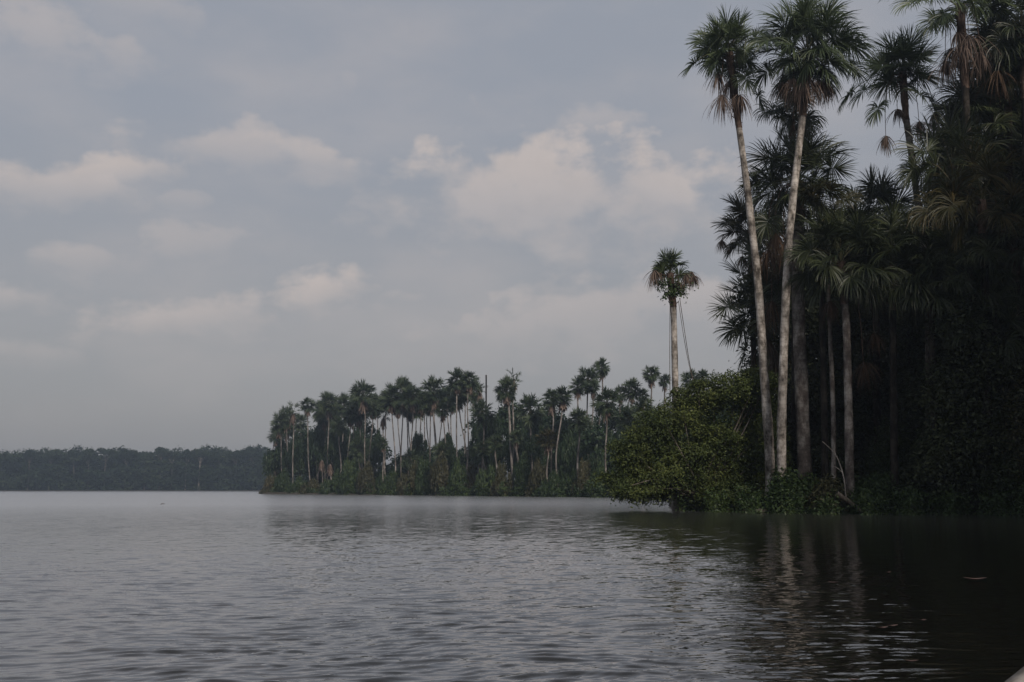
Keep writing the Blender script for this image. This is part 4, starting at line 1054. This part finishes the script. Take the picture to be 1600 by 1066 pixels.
def build_world():
    w = bpy.data.worlds.new('World'); scene.world = w; w.use_nodes = True
    nt = w.node_tree; nt.nodes.clear(); ln = nt.links.new
    out = N(nt, 'ShaderNodeOutputWorld'); bg = N(nt, 'ShaderNodeBackground'); bg.inputs['Strength'].default_value = .1
    ln(bg.outputs[0], out.inputs['Surface'])
    sky = N(nt, 'ShaderNodeTexSky', sky_type='NISHITA'); sky.sun_disc = False
    sky.sun_elevation = math.radians(SUN_EL); sky.sun_rotation = math.radians(SUN_AZ); sky.dust_density = 4; sky.air_density = 1.2
    tc = N(nt, 'ShaderNodeTexCoord'); sp = N(nt, 'ShaderNodeSeparateXYZ'); ln(tc.outputs['Generated'], sp.inputs[0])

    def mth(op, a, b=None, c=None):
        n = N(nt, 'ShaderNodeMath', operation=op)
        for i, v in enumerate((a, b, c)):
            if v is None: continue
            if isinstance(v, (int, float)): n.inputs[i].default_value = v
            else: ln(v, n.inputs[i])
        return n.outputs[0]
    az = mth('ARCTAN2', sp.outputs[0], sp.outputs[1]); el = mth('ARCSINE', sp.outputs[2])
    cb = N(nt, 'ShaderNodeCombineXYZ'); ln(az, cb.inputs[0]); ln(el, cb.inputs[1])
    A = cb.outputs[0]

    def noise(scale, det, rough, sx=1., sy=1., off=0.):
        mp = N(nt, 'ShaderNodeMapping'); mp.inputs['Scale'].default_value = (sx, sy, 1); mp.inputs['Location'].default_value = (off, off * .7, off * .3); ln(A, mp.inputs['Vector'])
        n = N(nt, 'ShaderNodeTexNoise'); n.inputs['Scale'].default_value = scale; n.inputs['Detail'].default_value = det; n.inputs['Roughness'].default_value = rough
        ln(mp.outputs[0], n.inputs['Vector']); return n.outputs['Fac']
    n1 = noise(16, 7, .55, 1, 1.5); n2 = noise(5, 4, .5, 1, 2.2, 3.1); n3 = noise(30, 5, .6, 1, 1.3, 7.7)

    def mr(v, a, b, c, d, smooth=True):
        n = N(nt, 'ShaderNodeMapRange'); n.interpolation_type = 'SMOOTHSTEP' if smooth else 'LINEAR'
        ln(v, n.inputs[0])
        for i, x in enumerate((a, b, c, d)): n.inputs[i + 1].default_value = x
        return n.outputs[0]
    # base: blue grey veil, paler and warmer low down
    base = N(nt, 'ShaderNodeValToRGB'); e = base.color_ramp.elements
    stops = [(0, SKY['h0']), (.12, SKY['h1']), (.30, SKY['h2']), (.55, SKY['h3']), (1, SKY['h4'])]
    while len(e) < len(stops): e.new(.5)
    for i, (p, c) in enumerate(stops): e[i].position = p; e[i].color = (*c, 1)
    ln(mr(el, 0, 1.2, 0, 1, False), base.inputs['Fac'])
    vs = N(nt, 'ShaderNodeVectorMath', operation='SCALE'); ln(base.outputs[0], vs.inputs[0]); vs.inputs['Scale'].default_value = 10
    mx = N(nt, 'ShaderNodeMix', data_type='RGBA'); mx.inputs['Factor'].default_value = .9; ln(sky.outputs[0], mx.inputs['A']); ln(vs.outputs[0], mx.inputs['B'])
    cur = mx.outputs['Result']
    # clouds, each at its bearing and height
    nn = mth('MULTIPLY', mth('SUBTRACT', n1, .5), 3.0)
    tot = None
    for (px, py, hw, hh, s, tilt) in CLOUDS:
        a, h = azel(px, py)
        mp = N(nt, 'ShaderNodeMapping', vector_type='TEXTURE'); mp.inputs['Location'].default_value = (a, h, 0); mp.inputs['Rotation'].default_value = (0, 0, tilt); mp.inputs['Scale'].default_value = (hw / F, hh / F, 1); ln(A, mp.inputs['Vector'])
        L = N(nt, 'ShaderNodeVectorMath', operation='LENGTH'); ln(mp.outputs[0], L.inputs[0])
        sy = N(nt, 'ShaderNodeSeparateXYZ'); ln(mp.outputs[0], sy.inputs[0])
        f = mth('ADD', mth('SUBTRACT', 1.0, L.outputs['Value']), nn)
        # crisp sunlit crest, base dissolving into the veil
        lo = mr(f, -.3, .9, 0, 1); hi = mr(f, -.08, .7, 0, 1)
        t = mr(sy.outputs[1], -.5, .5, 0, 1)
        v = mth('MULTIPLY', mth('ADD', mth('MULTIPLY', lo, mth('SUBTRACT', 1.0, t)), mth('MULTIPLY', hi, t)), mth('MULTIPLY_ADD', t, .5 * s, .5 * s))
        tot = v if tot is None else mth('MAXIMUM', tot, v)
    veil = mr(n2, .38, .78, 0, .28)
    tot = mth('MAXIMUM', tot, veil)
    lowfade = mr(el, .02, .16, .35, 1)
    tot = mth('MULTIPLY', tot, lowfade)
    cc = N(nt, 'ShaderNodeMix', data_type='RGBA'); ln(n3, cc.inputs['Factor'])
    cc.inputs['A'].default_value = (*[x * 10 for x in SKY['c0']], 1); cc.inputs['B'].default_value = (*[x * 10 for x in SKY['c1']], 1)
    m2 = N(nt, 'ShaderNodeMix', data_type='RGBA'); ln(tot, m2.inputs['Factor']); ln(cur, m2.inputs['A']); ln(cc.outputs['Result'], m2.inputs['B'])
    ln(m2.outputs['Result'], bg.inputs['Color'])


# linear radiance at strength .1 x10
SKY = dict(h0=(.315, .31, .315), h1=(.335, .335, .35), h2=(.32, .34, .385), h3=(.31, .335, .39), h4=(.27, .30, .36), c0=(.495, .445, .425), c1=(.60, .53, .50))
CLOUDS = [(60, 290, 170, 40, .7, .08), (200, 268, 120, 30, .85, .25), (390, 240, 210, 46, .55, 0), (475, 245, 120, 38, .65, -.1), (140, 405, 120, 36, .45, .1), (290, 385, 140, 44, .4, .2), (290, 500, 190, 40, .65, .2), (490, 465, 120, 46, .85, .3),
          (640, 465, 55, 24, .35, 0), (20, 465, 70, 30, .5, 0), (870, 300, 290, 110, .85, 0), (755, 285, 140, 62, .6, 0), (1010, 300, 130, 62, .75, -.3), (920, 195, 100, 34, .4, 0), (890, 500, 260, 76, .5, .1), (820, 490, 130, 44, .5, .2),
          (70, 65, 150, 60, .45, 0), (210, 10, 110, 36, .3, 0), (545, 135, 26, 40, .25, 0), (50, 555, 80, 24, .3, 0), (285, 315, 50, 22, .3, 0), (1080, 480, 80, 60, .5, 0), (520, 500, 160, 60, .25, 0),
          (-500, 300, 300, 60, .5, 0), (2000, 200, 300, 80, .5, 0), (400, -500, 500, 150, .4, 0), (1300, -400, 400, 120, .4, 0), (3300, 300, 500, 120, .5, 0)]


def build_light():
    L = bpy.data.lights.new('sun', 'SUN'); L.energy = 2.7; L.angle = math.radians(13); L.color = (1, .9, .8)
    o = bpy.data.objects.new('sun', L); COL.objects.link(o)
    a, e = math.radians(SUN_AZ), math.radians(SUN_EL)
    d = Vector((math.sin(a) * math.cos(e), math.cos(a) * math.cos(e), math.sin(e)))
    o.rotation_euler = (-d).to_track_quat('-Z', 'Y').to_euler()
    o.location = (0, 0, 60)


def build_haze():
    m, nt = newmat('haze'); out = N(nt, 'ShaderNodeOutputMaterial'); v = N(nt, 'ShaderNodeVolumePrincipled')
    v.inputs['Color'].default_value = (.70, .83, 1, 1); v.inputs['Anisotropy'].default_value = .5; v.inputs['Density'].default_value = .00048
    nt.links.new(v.outputs[0], out.inputs['Volume'])
    S = 1560; z0, z1 = -3.4, 36
    V = [(x, y, z) for z in (z0, z1) for x, y in ((-S, -S), (S, -S), (S, S), (-S, S))]
    mb = MB(); mb.add(V, [[3, 2, 1, 0], [4, 5, 6, 7], [0, 1, 5, 4], [1, 2, 6, 5], [2, 3, 7, 6], [3, 0, 4, 7]])
    tag(link('haze', mb.mesh('haze', [m])), kind='stuff')


def build_camera():
    c = bpy.data.cameras.new('camera'); o = bpy.data.objects.new('camera', c); COL.objects.link(o)
    c.sensor_width = 36; c.lens = F / 1600 * 36; c.clip_start = .05; c.clip_end = 6000
    o.location = (0, 0, CAMZ); o.rotation_euler = (PI / 2 + PITCH, 0, 0)
    scene.camera = o


build_world(); build_light(); build_camera()
build_ground(); build_water()
build_near_palms(); build_near_plants(); build_near_undergrowth()
build_peninsula(); build_backing(); build_far(); build_small(); build_haze()

scene.view_settings.view_transform = 'Standard'
scene.view_settings.look = 'None'
scene.view_settings.exposure = 0
scene.view_settings.gamma = 1
scene.view_settings.use_curve_mapping = False
cy = scene.cycles
cy.max_bounces = 5; cy.diffuse_bounces = 2; cy.glossy_bounces = 3; cy.transmission_bounces = 2; cy.volume_bounces = 0
cy.caustics_reflective = False; cy.caustics_refractive = False
